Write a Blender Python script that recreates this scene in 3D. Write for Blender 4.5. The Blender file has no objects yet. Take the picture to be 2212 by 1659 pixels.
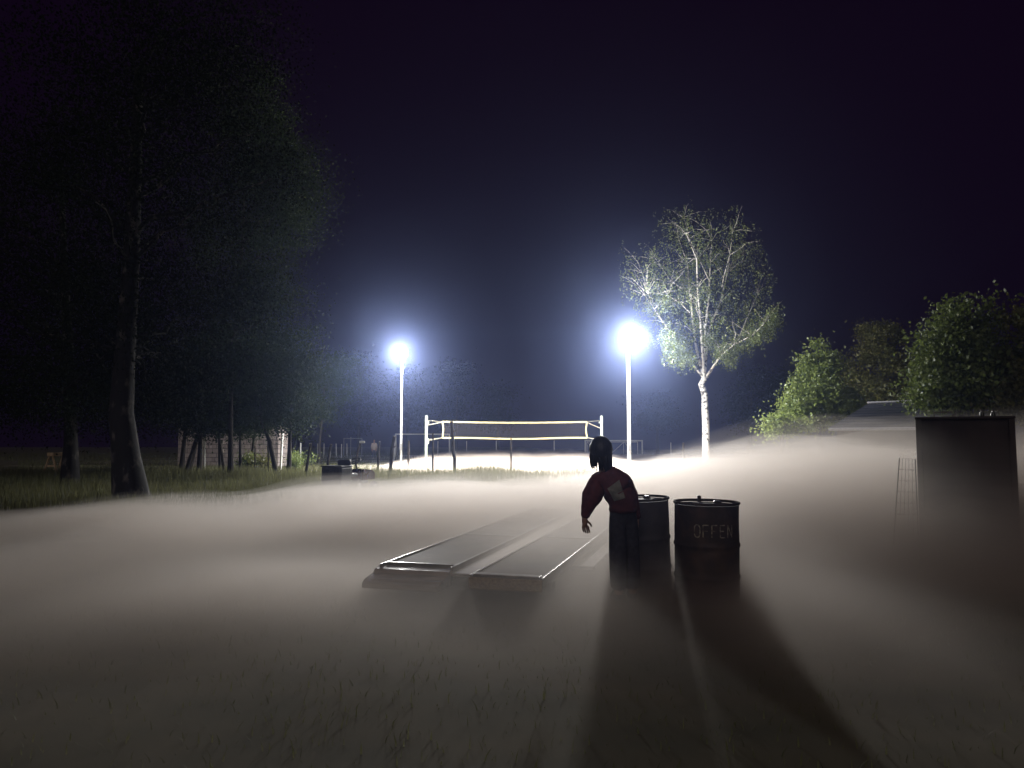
import bpy, bmesh, math, random
import numpy as np
from mathutils import Vector, Matrix, noise

random.seed(7)
RNG = np.random.default_rng(7)
S = bpy.context.scene
COL = S.collection
R = math.radians
F = 1609.0                      # focal length in pixels of a 2212 px wide frame
CAM = Vector((0, 0, 1.44))
PITCH = R(4.3)
FWD = Vector((0, math.cos(PITCH), math.sin(PITCH)))
UP = Vector((0, -math.sin(PITCH), math.cos(PITCH)))


def at(X, Y, d):
    """the point at real distance d (along the field) on the line of sight of one picture point"""
    v = FWD + Vector((1, 0, 0)) * ((X - 1106) / F) + UP * ((829.5 - Y) / F)
    return CAM + v * (d / v.y)


def ss(a, b, x):
    t = min(1, max(0, (x - a) / (b - a)))
    return t * t * (3 - 2 * t)


def gz(x, y):
    """height of the ground"""
    return -0.5 * ss(2, 8, x) * ss(46, 62, y) + 0.03 * noise.noise(Vector((x * .35, y * .35, 0)))


# ------------------------------------------------------------------ materials
def nodes(m):
    m.use_nodes = True
    return m.node_tree.nodes, m.node_tree.links


def mat(name, c1, c2=None, rough=.7, scale=8, metal=0, bump=0, detail=5, spec=.5, trans=0, stretch=None, lo=.35, hi=.65, coat=0):
    m = bpy.data.materials.new(name)
    n, l = nodes(m)
    b = n['Principled BSDF']
    b.inputs['Roughness'].default_value = rough
    b.inputs['Metallic'].default_value = metal
    b.inputs['Specular IOR Level'].default_value = spec
    b.inputs['Coat Weight'].default_value = coat
    b.inputs['Base Color'].default_value = (*c1, 1)
    if c2 is not None or bump:
        tc = n.new('ShaderNodeTexCoord')
        mp = n.new('ShaderNodeMapping')
        if stretch:
            mp.inputs['Scale'].default_value = stretch
        l.new(tc.outputs['Object'], mp.inputs['Vector'])
        t = n.new('ShaderNodeTexNoise')
        t.inputs['Scale'].default_value = scale
        t.inputs['Detail'].default_value = detail
        l.new(mp.outputs['Vector'], t.inputs['Vector'])
        if c2 is not None:
            r = n.new('ShaderNodeValToRGB')
            r.color_ramp.elements[0].position = lo
            r.color_ramp.elements[1].position = hi
            r.color_ramp.elements[0].color = (*c1, 1)
            r.color_ramp.elements[1].color = (*c2, 1)
            l.new(t.outputs['Fac'], r.inputs['Fac'])
            l.new(r.outputs['Color'], b.inputs['Base Color'])
        if bump:
            bp = n.new('ShaderNodeBump')
            bp.inputs['Strength'].default_value = bump
            bp.inputs['Distance'].default_value = .02
            l.new(t.outputs['Fac'], bp.inputs['Height'])
            l.new(bp.outputs['Normal'], b.inputs['Normal'])
    if trans:
        tr = n.new('ShaderNodeBsdfTranslucent')
        tr.inputs['Color'].default_value = (*(c2 or c1), 1)
        mx = n.new('ShaderNodeMixShader')
        mx.inputs['Fac'].default_value = trans
        l.new(b.outputs['BSDF'], mx.inputs[1])
        l.new(tr.outputs['BSDF'], mx.inputs[2])
        l.new(mx.outputs['Shader'], n['Material Output'].inputs['Surface'])
    return m


def emit(name, c, s):
    m = bpy.data.materials.new(name)
    n, l = nodes(m)
    b = n['Principled BSDF']
    b.inputs['Base Color'].default_value = (.8, .8, .8, 1)
    b.inputs['Emission Color'].default_value = (*c, 1)
    b.inputs['Emission Strength'].default_value = s
    return m


def volume(name, color, density, g):
    m = bpy.data.materials.new(name)
    n, l = nodes(m)
    n.remove(n['Principled BSDF'])
    v = n.new('ShaderNodeVolumePrincipled')
    v.inputs['Color'].default_value = (*color, 1)
    v.inputs['Density'].default_value = density
    v.inputs['Anisotropy'].default_value = g
    l.new(v.outputs['Volume'], n['Material Output'].inputs['Volume'])
    return m


M = dict(
    bark=mat('dark bark', (.025, .02, .017), (.06, .05, .042), .9, 9, bump=.6, stretch=(1, 1, .25)),
    birch=mat('birch bark', (.03, .025, .022), (.50, .48, .45), .75, 5.5, bump=.4, stretch=(1, 1, 1.4), lo=.40, hi=.50),
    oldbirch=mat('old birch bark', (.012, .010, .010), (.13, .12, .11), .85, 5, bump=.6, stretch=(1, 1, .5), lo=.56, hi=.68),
    leaf=mat('birch leaf', (.055, .085, .03), (.10, .14, .05), .38, 40, trans=.35, spec=.5),
    leafbirch=mat('hanging birch leaf', (.085, .115, .035), (.15, .185, .06), .45, 40, trans=.35),
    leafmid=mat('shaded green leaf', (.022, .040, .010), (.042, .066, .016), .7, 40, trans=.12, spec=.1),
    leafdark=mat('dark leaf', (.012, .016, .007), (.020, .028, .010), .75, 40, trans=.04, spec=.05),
    leafgreen=mat('maple leaf', (.10, .15, .035), (.20, .25, .07), .5, 3, trans=.4),
    leafdeep=mat('deep green leaf', (.07, .11, .025), (.13, .17, .045), .55, 3, trans=.35),
    leafolive=mat('olive leaf', (.085, .095, .028), (.15, .15, .045), .5, 3, trans=.4),
    grass=mat('grass blade', (.10, .12, .04), (.20, .20, .09), .6, .7, trans=.5),
    ground=mat('field soil', (.06, .060, .028), (.12, .105, .055), .95, 1.3, bump=.5, detail=9),
    sand=mat('court sand', (.38, .34, .27), (.50, .46, .38), .95, 3, bump=.4, detail=8),
    pole=mat('galvanised pole', (.55, .56, .56), (.66, .66, .65), .5, 14, metal=.2),
    whitepost=mat('white post', (.62, .63, .61), (.75, .75, .72), .55, 20),
    mint=mat('pale green post', (.26, .31, .25), (.34, .38, .31), .5, 12),
    netband=mat('cream net band', (.50, .43, .20), (.60, .53, .28), .8, 30),
    netcord=mat('black net cord', (.05, .045, .05), (.09, .08, .08), .8, 30),
    rope=mat('pale rope', (.32, .30, .22), (.4, .38, .30), .9, 60),
    stick=mat('weathered stick', (.05, .04, .035), (.10, .085, .07), .9, 20, stretch=(1, 1, .2)),
    drum=mat('rusty dark drum paint', (.05, .038, .036), (.10, .066, .05), .7, 9, metal=.1, bump=.15, lo=.42, hi=.72),
    drumgrey=mat('dull grey blue drum paint', (.075, .075, .09), (.12, .11, .115), .7, 6, metal=.1, bump=.15),
    lid=mat('drum lid', (.07, .065, .065), (.12, .11, .11), .6, 12, metal=.3, bump=.1),
    letter=mat('worn cream lettering', (.09, .07, .06), (.40, .36, .25), .8, 30, lo=.38, hi=.62),
    deck=mat('wet brown deck ply', (.045, .028, .020), (.095, .058, .040), .6, 3, bump=.3, spec=.22),
    deckwood=mat('wet reddish timber', (.10, .055, .035), (.20, .12, .075), .25, 9, bump=.5, stretch=(.3, 1, 1), coat=.3),
    chip=mat('rough chipboard edge', (.15, .09, .05), (.28, .19, .10), .55, 60, bump=.8),
    steel=mat('wet dark steel', (.10, .09, .085), (.18, .15, .13), .3, 10, metal=.6, bump=.1),
    jacket=mat('dark red jacket cloth', (.10, .028, .036), (.15, .04, .046), .85, 22, bump=.25),
    trouser=mat('dark grey trouser cloth', (.035, .035, .05), (.055, .055, .07), .9, 30, bump=.2),
    skin=mat('skin', (.42, .26, .20), (.48, .31, .24), .55, 20),
    hair=mat('black hair', (.012, .010, .012), (.03, .025, .028), .45, 60, stretch=(1, 1, .15), bump=.3),
    patch=mat('pale grey print', (.20, .20, .17), (.30, .30, .25), .8, 30),
    boot=mat('black boot', (.02, .02, .02), (.04, .035, .03), .5, 20),
    black=mat('black plastic', (.025, .025, .027), (.045, .045, .045), .45, 18, bump=.05),
    mowerred=mat('mower bonnet paint', (.07, .02, .02), (.10, .03, .025), .25, 6, coat=.5),
    tyre=mat('tyre rubber', (.018, .018, .018), (.035, .035, .035), .8, 30, bump=.2),
    box=mat('dark stained board', (.022, .015, .015), (.04, .028, .027), .75, 5, bump=.2, stretch=(1, 1, .3)),
    wire=mat('dull wire', (.12, .10, .09), (.18, .15, .13), .5, 20, metal=.4),
    glassy=mat('dark bottle', (.02, .03, .02), (.035, .04, .03), .2, 10),
    roof=mat('dark blue roof tiles', (.014, .018, .028), (.026, .03, .045), .5, 7, bump=.4),
    ridge=mat('pale ridge metal', (.45, .46, .52), (.6, .6, .66), .4, 10, metal=.3),
    shedwall=mat('brown shed boards', (.12, .09, .06), (.18, .14, .10), .85, 6, stretch=(1, 1, .2)),
    concrete=mat('concrete footing', (.3, .3, .29), (.4, .39, .37), .9, 10, bump=.3),
    tan=mat('pale pine', (.50, .36, .20), (.62, .47, .30), .7, 10, stretch=(1, 1, .2)),
    beige=mat('beige coat', (.48, .40, .32), (.56, .48, .40), .85, 20),
    housing=mat('lamp housing', (.25, .26, .27), (.33, .33, .34), .45, 12, metal=.5),
    rustpole=mat('blue steel gate tube', (.25, .28, .33), (.36, .38, .42), .5, 10, metal=.3),
)


def brick_mat():
    m = bpy.data.materials.new('pale stacked blocks')
    n, l = nodes(m)
    b = n['Principled BSDF']
    b.inputs['Roughness'].default_value = .9
    tc = n.new('ShaderNodeTexCoord')
    sx = n.new('ShaderNodeSeparateXYZ')
    cx = n.new('ShaderNodeCombineXYZ')
    ad = n.new('ShaderNodeMath')
    l.new(tc.outputs['Object'], sx.inputs[0])
    l.new(sx.outputs['X'], ad.inputs[0])
    l.new(sx.outputs['Y'], ad.inputs[1])
    l.new(ad.outputs[0], cx.inputs['X'])
    l.new(sx.outputs['Z'], cx.inputs['Y'])
    t = n.new('ShaderNodeTexBrick')
    t.inputs['Scale'].default_value = 1
    t.inputs['Brick Width'].default_value = .5
    t.inputs['Row Height'].default_value = .24
    t.inputs['Mortar Size'].default_value = .02
    t.inputs['Mortar Smooth'].default_value = .3
    t.inputs['Color1'].default_value = (.46, .40, .38, 1)
    t.inputs['Color2'].default_value = (.34, .29, .28, 1)
    t.inputs['Mortar'].default_value = (.17, .145, .14, 1)
    l.new(cx.outputs[0], t.inputs['Vector'])
    l.new(t.outputs['Color'], b.inputs['Base Color'])
    bp = n.new('ShaderNodeBump')
    bp.inputs['Strength'].default_value = .6
    bp.invert = True
    l.new(t.outputs['Fac'], bp.inputs['Height'])
    l.new(bp.outputs['Normal'], b.inputs['Normal'])
    return m


M['block'] = brick_mat()


# ------------------------------------------------------------------ mesh building
class MB:
    """collects shapes and links them as ONE mesh object"""

    def __init__(s):
        s.v, s.f, s.sm = [], [], []

    def add(s, vs, fs, smooth=False):
        o = len(s.v)
        s.v += [tuple(v) for v in vs]
        s.f += [tuple(o + i for i in f) for f in fs]
        s.sm += [smooth] * len(fs)
        return s

    def box(s, c, size, rot=None, bev=0):
        bm = bmesh.new()
        bmesh.ops.create_cube(bm, size=1)
        for v in bm.verts:
            v.co = Vector((v.co.x * size[0], v.co.y * size[1], v.co.z * size[2]))
        if bev:
            bmesh.ops.bevel(bm, geom=bm.edges[:], offset=bev, segments=2, profile=.6, affect='EDGES')
        mt = Matrix.Translation(Vector(c)) @ (rot.to_4x4() if rot is not None else Matrix())
        bm.verts.index_update()
        s.add([mt @ v.co for v in bm.verts], [[v.index for v in f.verts] for f in bm.faces])
        bm.free()
        return s

    def tube(s, pts, rad, n=8, caps=True):
        pts = [Vector(p) for p in pts]
        if not hasattr(rad, '__len__'):
            rad = [rad] * len(pts)
        vs, fs = [], []
        ref = None
        for i, p in enumerate(pts):
            t = (pts[min(i + 1, len(pts) - 1)] - pts[max(i - 1, 0)]).normalized()
            if ref is None:
                a = Vector((0, 0, 1)) if abs(t.z) < .9 else Vector((1, 0, 0))
                ref = t.cross(a).normalized()
            ref = (ref - t * ref.dot(t)).normalized()
            b = t.cross(ref)
            for k in range(n):
                a = 2 * math.pi * k / n
                vs.append(p + (ref * math.cos(a) + b * math.sin(a)) * rad[i])
        for i in range(len(pts) - 1):
            for k in range(n):
                fs.append((i * n + k, i * n + (k + 1) % n, (i + 1) * n + (k + 1) % n, (i + 1) * n + k))
        if caps:
            fs.append(tuple(range(n))[::-1])
            fs.append(tuple((len(pts) - 1) * n + k for k in range(n)))
        s.add(vs, fs, True)
        return s

    def lathe(s, prof, n=32, c=(0, 0, 0), rot=None, closed=False):
        vs, fs = [], []
        for r, z in prof:
            for k in range(n):
                a = 2 * math.pi * k / n
                v = Vector((r * math.cos(a), r * math.sin(a), z))
                if rot is not None:
                    v = rot @ v
                vs.append(v + Vector(c))
        m = len(prof)
        for i in range(m - 1):
            for k in range(n):
                fs.append((i * n + k, i * n + (k + 1) % n, (i + 1) * n + (k + 1) % n, (i + 1) * n + k))
        fs.append(tuple(range(n))[::-1])
        fs.append(tuple((m - 1) * n + k for k in range(n)))
        s.add(vs, fs, True)
        return s

    def build(s, name, m, parent=None, loc=None, sharp=True):
        me = bpy.data.meshes.new(name)
        me.from_pydata(s.v, [], s.f)
        me.polygons.foreach_set('use_smooth', s.sm)
        me.materials.append(m)
        me.update()
        if sharp and any(s.sm):
            me.set_sharp_from_angle(angle=R(40))
        return link(name, me, parent, loc)


def link(name, me, parent=None, loc=None):
    o = bpy.data.objects.new(name, me)
    COL.objects.link(o)
    if parent is not None:
        o.parent = parent
    if loc is not None:
        o.location = loc
    return o


def tag(o, label=None, cat=None, group=None, kind=None):
    for k, v in (('label', label), ('category', cat), ('group', group), ('kind', kind)):
        if v:
            o[k] = v
    return o


def thing(name, loc, label, cat, group=None, rz=0):
    o = bpy.data.objects.new(name, None)
    o.empty_display_size = .1
    COL.objects.link(o)
    o.location = loc
    o.rotation_euler = (0, 0, rz)
    return tag(o, label, cat, group)


def copy_tree(o, parent=None):
    c = o.copy()
    COL.objects.link(c)
    if parent is not None:
        c.parent = parent
    for ch in o.children:
        copy_tree(ch, c)
    return c


def skin_mesh(joints, edges, root, sub=2):
    """grow one continuous surface round a skeleton: joints = {name: (pos, rx, ry)}"""
    names = list(joints)
    me = bpy.data.meshes.new('skeleton')
    me.from_pydata([joints[n][0] for n in names], [(names.index(a), names.index(b)) for a, b in edges], [])
    o = bpy.data.objects.new('skeleton', me)
    COL.objects.link(o)
    o.modifiers.new('skin', 'SKIN').use_smooth_shade = True
    for i, n in enumerate(names):
        d = me.skin_vertices[0].data[i]
        d.radius = (joints[n][1], joints[n][2])
        d.use_root = n == root
    if sub:
        o.modifiers.new('sub', 'SUBSURF').levels = sub
    dg = bpy.context.evaluated_depsgraph_get()
    ev = o.evaluated_get(dg)
    out = bpy.data.meshes.new_from_object(ev)
    bpy.data.objects.remove(o)
    for p in out.polygons:
        p.use_smooth = True
    return out


def mesh_obj(name, me, m, parent):
    me.materials.clear()
    me.materials.append(m)
    me.name = name
    return link(name, me, parent)


def leaf_mesh(cent, size, aspect=.6, droop=0.0):
    """many leaf-sized folded quads at the given points"""
    n = len(cent)
    cent = np.asarray(cent, float)
    d = RNG.normal(size=(n, 3))
    d[:, 2] -= droop
    d /= np.linalg.norm(d, axis=1)[:, None]
    w = np.cross(d, RNG.normal(size=(n, 3)))
    w /= np.linalg.norm(w, axis=1)[:, None] + 1e-9
    nn = np.cross(d, w)
    sz = size * RNG.uniform(.4, 1.55, size=(n, 1))
    a = cent - d * sz * .5
    b = cent + w * sz * aspect * .5 + nn * sz * .12
    c = cent + d * sz * .5
    e = cent - w * sz * aspect * .5 + nn * sz * .12
    vs = np.stack([a, b, c, e], 1).reshape(-1, 3)
    me = bpy.data.meshes.new('leaves')
    me.vertices.add(4 * n)
    me.vertices.foreach_set('co', vs.ravel())
    me.loops.add(4 * n)
    me.loops.foreach_set('vertex_index', np.arange(4 * n))
    me.polygons.add(n)
    me.polygons.foreach_set('loop_start', np.arange(0, 4 * n, 4))
    me.update(calc_edges=True)
    return me


# ------------------------------------------------------------------ ground
def build_ground():
    xs = np.unique(np.concatenate([np.linspace(-150, -30, 20), np.linspace(-30, 30, 121), np.linspace(30, 150, 20)]))
    ys = np.unique(np.concatenate([np.linspace(-30, 0, 12), np.linspace(0, 70, 141), np.linspace(70, 150, 20)]))
    vs = [(x, y, gz(x, y)) for y in ys for x in xs]
    w = len(xs)
    fs = [(j * w + i, j * w + i + 1, (j + 1) * w + i + 1, (j + 1) * w + i) for j in range(len(ys) - 1) for i in range(w - 1)]
    mb = MB().add(vs, fs, True)
    o = mb.build('ground', M['ground'], sharp=False)
    tag(o, 'dark grassy field under the fog', 'ground', kind='structure')
    # sand court under the net, a sheet with an uneven edge just over the field
    n = 64
    ring = []
    for k in range(n):
        a = 2 * math.pi * k / n
        p = max(abs(math.cos(a)), abs(math.sin(a))) ** -0.8
        x = 1.5 + 10.5 * math.cos(a) * p
        y = 39.5 + 8.5 * math.sin(a) * p
        ring.append((x + .4 * noise.noise(Vector((x, y, 0))), y + .4 * noise.noise(Vector((y, x, 3)))))
    vs = [(1.5, 39.5, gz(1.5, 39.5) + .045)]
    rows = 10
    for i in range(1, rows + 1):
        t = i / rows
        for x, y in ring:
            px, py = 1.5 + (x - 1.5) * t, 39.5 + (y - 39.5) * t
            vs.append((px, py, gz(px, py) + .045))
    fs = [(0, 1 + k, 1 + (k + 1) % n) for k in range(n)]
    for i in range(rows - 1):
        for k in range(n):
            a, b = 1 + i * n + k, 1 + i * n + (k + 1) % n
            fs.append((a, a + n, b + n, b))
    o = MB().add(vs, fs, True).build('court_ground', M['sand'], sharp=False)
    tag(o, 'pale sand court under the volleyball net', 'court', kind='structure')


def grass_mesh(name, pts, hts, width, m, label, lean=.35):
    n = len(pts)
    pts = np.asarray(pts, float)
    h = np.asarray(hts, float)[:, None]
    az = RNG.uniform(0, 2 * math.pi, n)
    dirv = np.stack([np.cos(az), np.sin(az), np.zeros(n)], 1)
    side = np.stack([-np.sin(az), np.cos(az), np.zeros(n)], 1) * width * RNG.uniform(.6, 1.5, (n, 1))
    ln = RNG.uniform(.1, lean, (n, 1)) * h
    up = np.array([[0, 0, 1.0]])
    a, b = pts - side, pts + side
    mid = pts + up * h * .6 + dirv * ln * .35
    c, d = mid + side * .7, mid - side * .7
    tip = pts + up * h + dirv * ln
    vs = np.stack([a, b, c, d, tip], 1).reshape(-1, 3)
    base = np.arange(n) * 5
    quads = np.stack([base, base + 1, base + 2, base + 3], 1)
    tris = np.stack([base + 3, base + 2, base + 4], 1)
    me = bpy.data.meshes.new(name)
    me.from_pydata(vs.tolist(), [], quads.tolist() + tris.tolist())
    me.materials.append(m)
    o = link(name, me)
    tag(o, label, 'grass', kind='stuff')
    return o


def build_grass():
    # tall meadow grass between the fog bank and the court
    P, H = [], []
    while len(P) < 42000:
        y = random.uniform(15, 30.5)
        x = random.uniform(-.72 * y, .20 * y)
        k = noise.noise(Vector((x * .5, y * .5, 5)))
        if x > .05 * y and random.random() < .5:
            continue
        hh = (.32 + .16 * k + random.uniform(0, .16)) * (1.1 if y > 24 else .8)
        if x > 3:
            hh *= .7
        P.append((x, y, gz(x, y) - .02))
        H.append(max(.08, hh))
    grass_mesh('meadow_grass', P, H, .007, M['grass'], 'tall meadow grass before the lit court')
    P, H = [], []
    while len(P) < 17000:
        y = 1.2 + 14.5 * random.random() ** .8
        x = random.uniform(-.8 * y - .5, .8 * y + .5)
        P.append((x, y, gz(x, y) - .02))
        H.append(random.uniform(.03, .08))
    grass_mesh('lawn_grass', P, H, .004, M['grass'], 'short lawn grass under the fog', .8)
    P, H = [], []
    while len(P) < 15000:
        y = random.uniform(30, 50)
        x = random.uniform(-.66 * y, -.04 * y - 1.5)
        P.append((x, y, gz(x, y) - .02))
        H.append(random.uniform(.06, .24))
    grass_mesh('verge_grass', P, H, .009, M['grass'], 'lamp-lit rough grass beside the court', .6)
    P, H = [], []
    while len(P) < 16000:
        y = random.uniform(50, 78)
        x = random.uniform(-.7 * y, .7 * y)
        P.append((x, y, gz(x, y) - .02))
        H.append(random.uniform(.1, .45))
    grass_mesh('far_grass', P, H, .012, M['grass'], 'rough grass along the far edge of the pitch')


# ------------------------------------------------------------------ trees
def limb_path(a, b, sag=.0, k=5, jit=.12):
    a, b = Vector(a), Vector(b)
    L = (b - a).length
    out = []
    for i in range(k + 1):
        t = i / k
        p = a.lerp(b, t)
        if 0 < i < k:
            p += Vector((random.uniform(-1, 1), random.uniform(-1, 1), random.uniform(-1, 1))) * L * jit * .5
        p.z += sag * L * math.sin(math.pi * t)
        out.append(p)
    return out


def tree(name, label, base, trunk, r0, blobs, nclump, nleaf, leafsize, mleaf, mbark, group=None, spread=.5, droop=.3, limbs=None):
    """trunk: points rel. to base; blobs: ((centre rel.), (rx,ry,rz), weight) volumes the crown fills"""
    root = thing(name, base, label, 'tree', group)
    tb = MB()
    tp = [Vector(p) for p in trunk]
    radii = [r0 * (1.25 if i == 0 else 1) * (1 - .72 * i / (len(tp) - 1)) for i in range(len(tp))]
    tb.tube(tp, radii, 12)
    cents = []
    W = [b[2] for b in blobs]
    for _ in range(nclump):
        c, r, w = random.choices(blobs, W)[0]
        while True:
            q = Vector((random.uniform(-1, 1), random.uniform(-1, 1), random.uniform(-1, 1)))
            if .25 < q.length < 1:
                break
        cents.append(Vector(c) + Vector((q.x * r[0], q.y * r[1], q.z * r[2])))
    nl = limbs if limbs is not None else max(10, nclump // 3)
    for c in cents[:nl]:
        # leave the trunk a bit under the clump
        hz = max(tp[0].z + .35 * (tp[-1].z - tp[0].z), min(tp[-1].z, c.z - .5 * math.hypot(c.x, c.y)))
        for i in range(len(tp) - 1):
            if tp[i].z <= hz <= tp[i + 1].z + 1e-6:
                t = (hz - tp[i].z) / max(1e-6, tp[i + 1].z - tp[i].z)
                s = tp[i].lerp(tp[i + 1], t)
                rr = radii[i] * (1 - t) + radii[i + 1] * t
                break
        pth = limb_path(s, c, .06)
        r = min(rr * .5, .012 + .018 * (c - s).length)
        tb.tube(pth, [r * (1 - .8 * i / 5) for i in range(6)], 6, caps=False)
    tb.build('trunk', mbark, root)
    P = []
    per = nleaf // nclump
    for c in cents:
        k = max(4, int(per * random.uniform(.4, 1.7)))
        sp = spread * random.uniform(.6, 1.3)
        q = RNG.normal(size=(k, 3)) * np.array([sp, sp, sp * .62])
        P.append(q + np.array(c))
    cr = mesh_obj('crown', leaf_mesh(np.concatenate(P), leafsize, .65, droop), mleaf, root)
    return root


def build_trees():
    # the big old birch on the dark side of the field
    d = 17.0
    b = at(282, 1085, d)
    base = Vector((b.x, d, 0))
    rel = lambda X, Y, dy=0: at(X, Y, d + dy) - base
    tree('old_birch', 'huge dark birch whose leaning trunk rises from the fog, darkest in front', base,
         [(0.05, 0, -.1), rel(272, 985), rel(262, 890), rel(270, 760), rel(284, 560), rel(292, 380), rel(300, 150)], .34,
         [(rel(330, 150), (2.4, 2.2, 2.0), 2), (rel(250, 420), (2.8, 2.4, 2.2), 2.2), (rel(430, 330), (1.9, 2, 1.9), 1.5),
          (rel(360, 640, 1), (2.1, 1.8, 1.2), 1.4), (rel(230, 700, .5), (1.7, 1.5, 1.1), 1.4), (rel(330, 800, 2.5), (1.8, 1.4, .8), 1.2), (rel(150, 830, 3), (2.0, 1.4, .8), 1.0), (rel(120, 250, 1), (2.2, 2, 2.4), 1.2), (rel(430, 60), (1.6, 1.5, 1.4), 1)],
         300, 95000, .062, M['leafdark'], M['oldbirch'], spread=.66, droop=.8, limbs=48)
    d = 23.0
    b = at(152, 1030, d)
    base = Vector((b.x, d, 0))
    rel2 = lambda X, Y, dy=0: at(X, Y, d + dy) - base
    tree('dark_birch', 'dark birch at the picture edge standing behind and left of the huge birch', base,
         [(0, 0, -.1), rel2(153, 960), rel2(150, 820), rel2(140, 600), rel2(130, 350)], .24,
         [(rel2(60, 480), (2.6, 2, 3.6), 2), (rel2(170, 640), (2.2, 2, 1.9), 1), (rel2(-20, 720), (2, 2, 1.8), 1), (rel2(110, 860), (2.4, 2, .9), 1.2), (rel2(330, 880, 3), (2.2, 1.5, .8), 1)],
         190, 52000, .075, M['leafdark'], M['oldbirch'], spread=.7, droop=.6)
    d = 27.0
    b = at(498, 1030, d)
    base = Vector((b.x, d, 0))
    rel3 = lambda X, Y, dy=0: at(X, Y, d + dy) - base
    tree('tall_birch', 'tall dark tree with a bulging crown beside the night sky', base,
         [(0, 0, -.1), rel3(498, 940), rel3(500, 780), rel3(520, 600), rel3(530, 380), rel3(520, 200)], .095,
         [(rel3(600, 430), (1.55, 2, 2.3), 2.6), (rel3(530, 250), (1.4, 1.6, 2.2), 1.6), (rel3(570, 640), (1.5, 1.8, 1.5), 1.6),
          (rel3(470, 520), (1.6, 1.6, 3), 1.2), (rel3(560, 790), (1.9, 1.8, 1.2), 1.6), (rel3(450, 820), (1.5, 1.5, 1.0), 1.2)],
         290, 88000, .07, M['leafmid'], M['bark'], spread=.5, droop=.7)
    # the row of young trees before the pale block wall
    spec = [
        ('crooked_tree', 'thick-stemmed young tree forking low at the wall end', 405, 445, 31, .115, 428, 862, 1.5, 'leafmid'),
        ('young_tree', 'upright young tree beside the two pale poles', 431, 435, 30, .10, 465, 866, 1.3, 'leafmid'),
        ('thin_tree', 'thin young tree before the middle of the block wall', 520, 518, 31, .065, 520, 868, 1.2, 'leafmid'),
        ('slim_tree', 'slim dark tree standing close to the block wall', 541, 556, 33, .075, 555, 860, 1.4, 'leafmid'),
        ('leaning_tree', 'young tree leaning strongly to the side before the wall', 600, 562, 29, .09, 575, 862, 1.5, 'leafmid'),
        ('spindly_tree', 'spindly tree close behind the dark right-leaning prop', 477, 470, 32, .07, 480, 872, 1.2, 'leafmid'),
        ('bent_tree', 'bent dark tree at the very left end of the block wall', 392, 404, 32, .10, 400, 868, 1.3, 'leafmid'),
        ('straight_tree', 'straight dark tree between leaning tree and wall end', 582, 578, 34, .07, 585, 866, 1.2, 'leafmid'),
        ('forked_tree', 'forked young tree past the end of the block wall', 624, 628, 30, .09, 640, 856, 1.5, 'leafmid'),
    ]
    for nm, lab, xb, xt, d, r, cx, cy, rr, lf in spec:
        p = at(xb, 1000, d)
        base = Vector((p.x, d, 0))
        q = lambda X, Y, dy=0: at(X, Y, d + dy) - base
        tree(nm, lab, base, [(0, 0, -.1), q(xb + (xt - xb) * .45, 955), q(xt, 905), q(xt + 4, 850), q(cx, 800)], r,
             [(q(cx, cy), (rr * .85, rr, 1.55), 2), (q(cx + 12, cy - 90), (rr * .7, rr, 1.3), 1)],
             60, 15000, .08, M[lf], M['bark'], 'young trees in front of the block wall', .42, .5, 14)
    # lamp-lit tree between the row and the left lamp
    d = 46.0
    p = at(690, 1000, d)
    base = Vector((p.x, d, 0))
    q = lambda X, Y, dy=0: at(X, Y, d + dy) - base
    tree('orchard_tree', 'low spreading green tree lit from the nearer side of the first lamp', base,
         [(0, 0, -.1), q(690, 960), q(696, 900), q(700, 840)], .11,
         [(q(705, 850), (1.7, 1.6, 1.9), 2), (q(735, 800), (1.5, 1.5, 1.0), 1), (q(665, 880), (1.1, 1.2, 1), 1)],
         80, 14000, .10, M['leafmid'], M['bark'], None, .45, .5, 16)
    # far trees on the edge of the pitch
    far = [(640, 640, 780, 90), (775, 95, 760, 84), (880, 105, 800, 92), (985, 90, 770, 95), (1075, 80, 830, 98),
           (1620, 100, 790, 88), (1700, 90, 800, 92), (1420, 80, 850, 96)]
    labs = ['dim far tree showing over the orchard', 'dim far tree left of the smaller lamp', 'dim far tree right behind the smaller lamp pole',
            'dim far tree above the left half of the net', 'low dim far tree above the middle of the net',
            'dim far tree right behind the pale birch trunk', 'dim far tree beside the green maple', 'low dim far tree behind the bigger lamp pole']
    for (X, w, top, d), lab in zip(far, labs):
        w = min(w, 110)
        p = at(X, 960, d)
        base = Vector((p.x, d, gz(p.x, d)))
        q = lambda X_, Y_: at(X_, Y_, d) - base
        rx = w / F * d * .55
        rz = (940 - top) / F * d * .5
        tree('far_tree', lab, base, [(0, 0, -.2), q(X, 930), q(X + 3, (940 + top) / 2)], .22,
             [(q(X, (930 + top) / 2), (rx, rx, rz), 1)], 60, 5200, .22, M['leafdark'], M['bark'], 'far trees beyond the pitch', .8, .3, 14)
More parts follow.
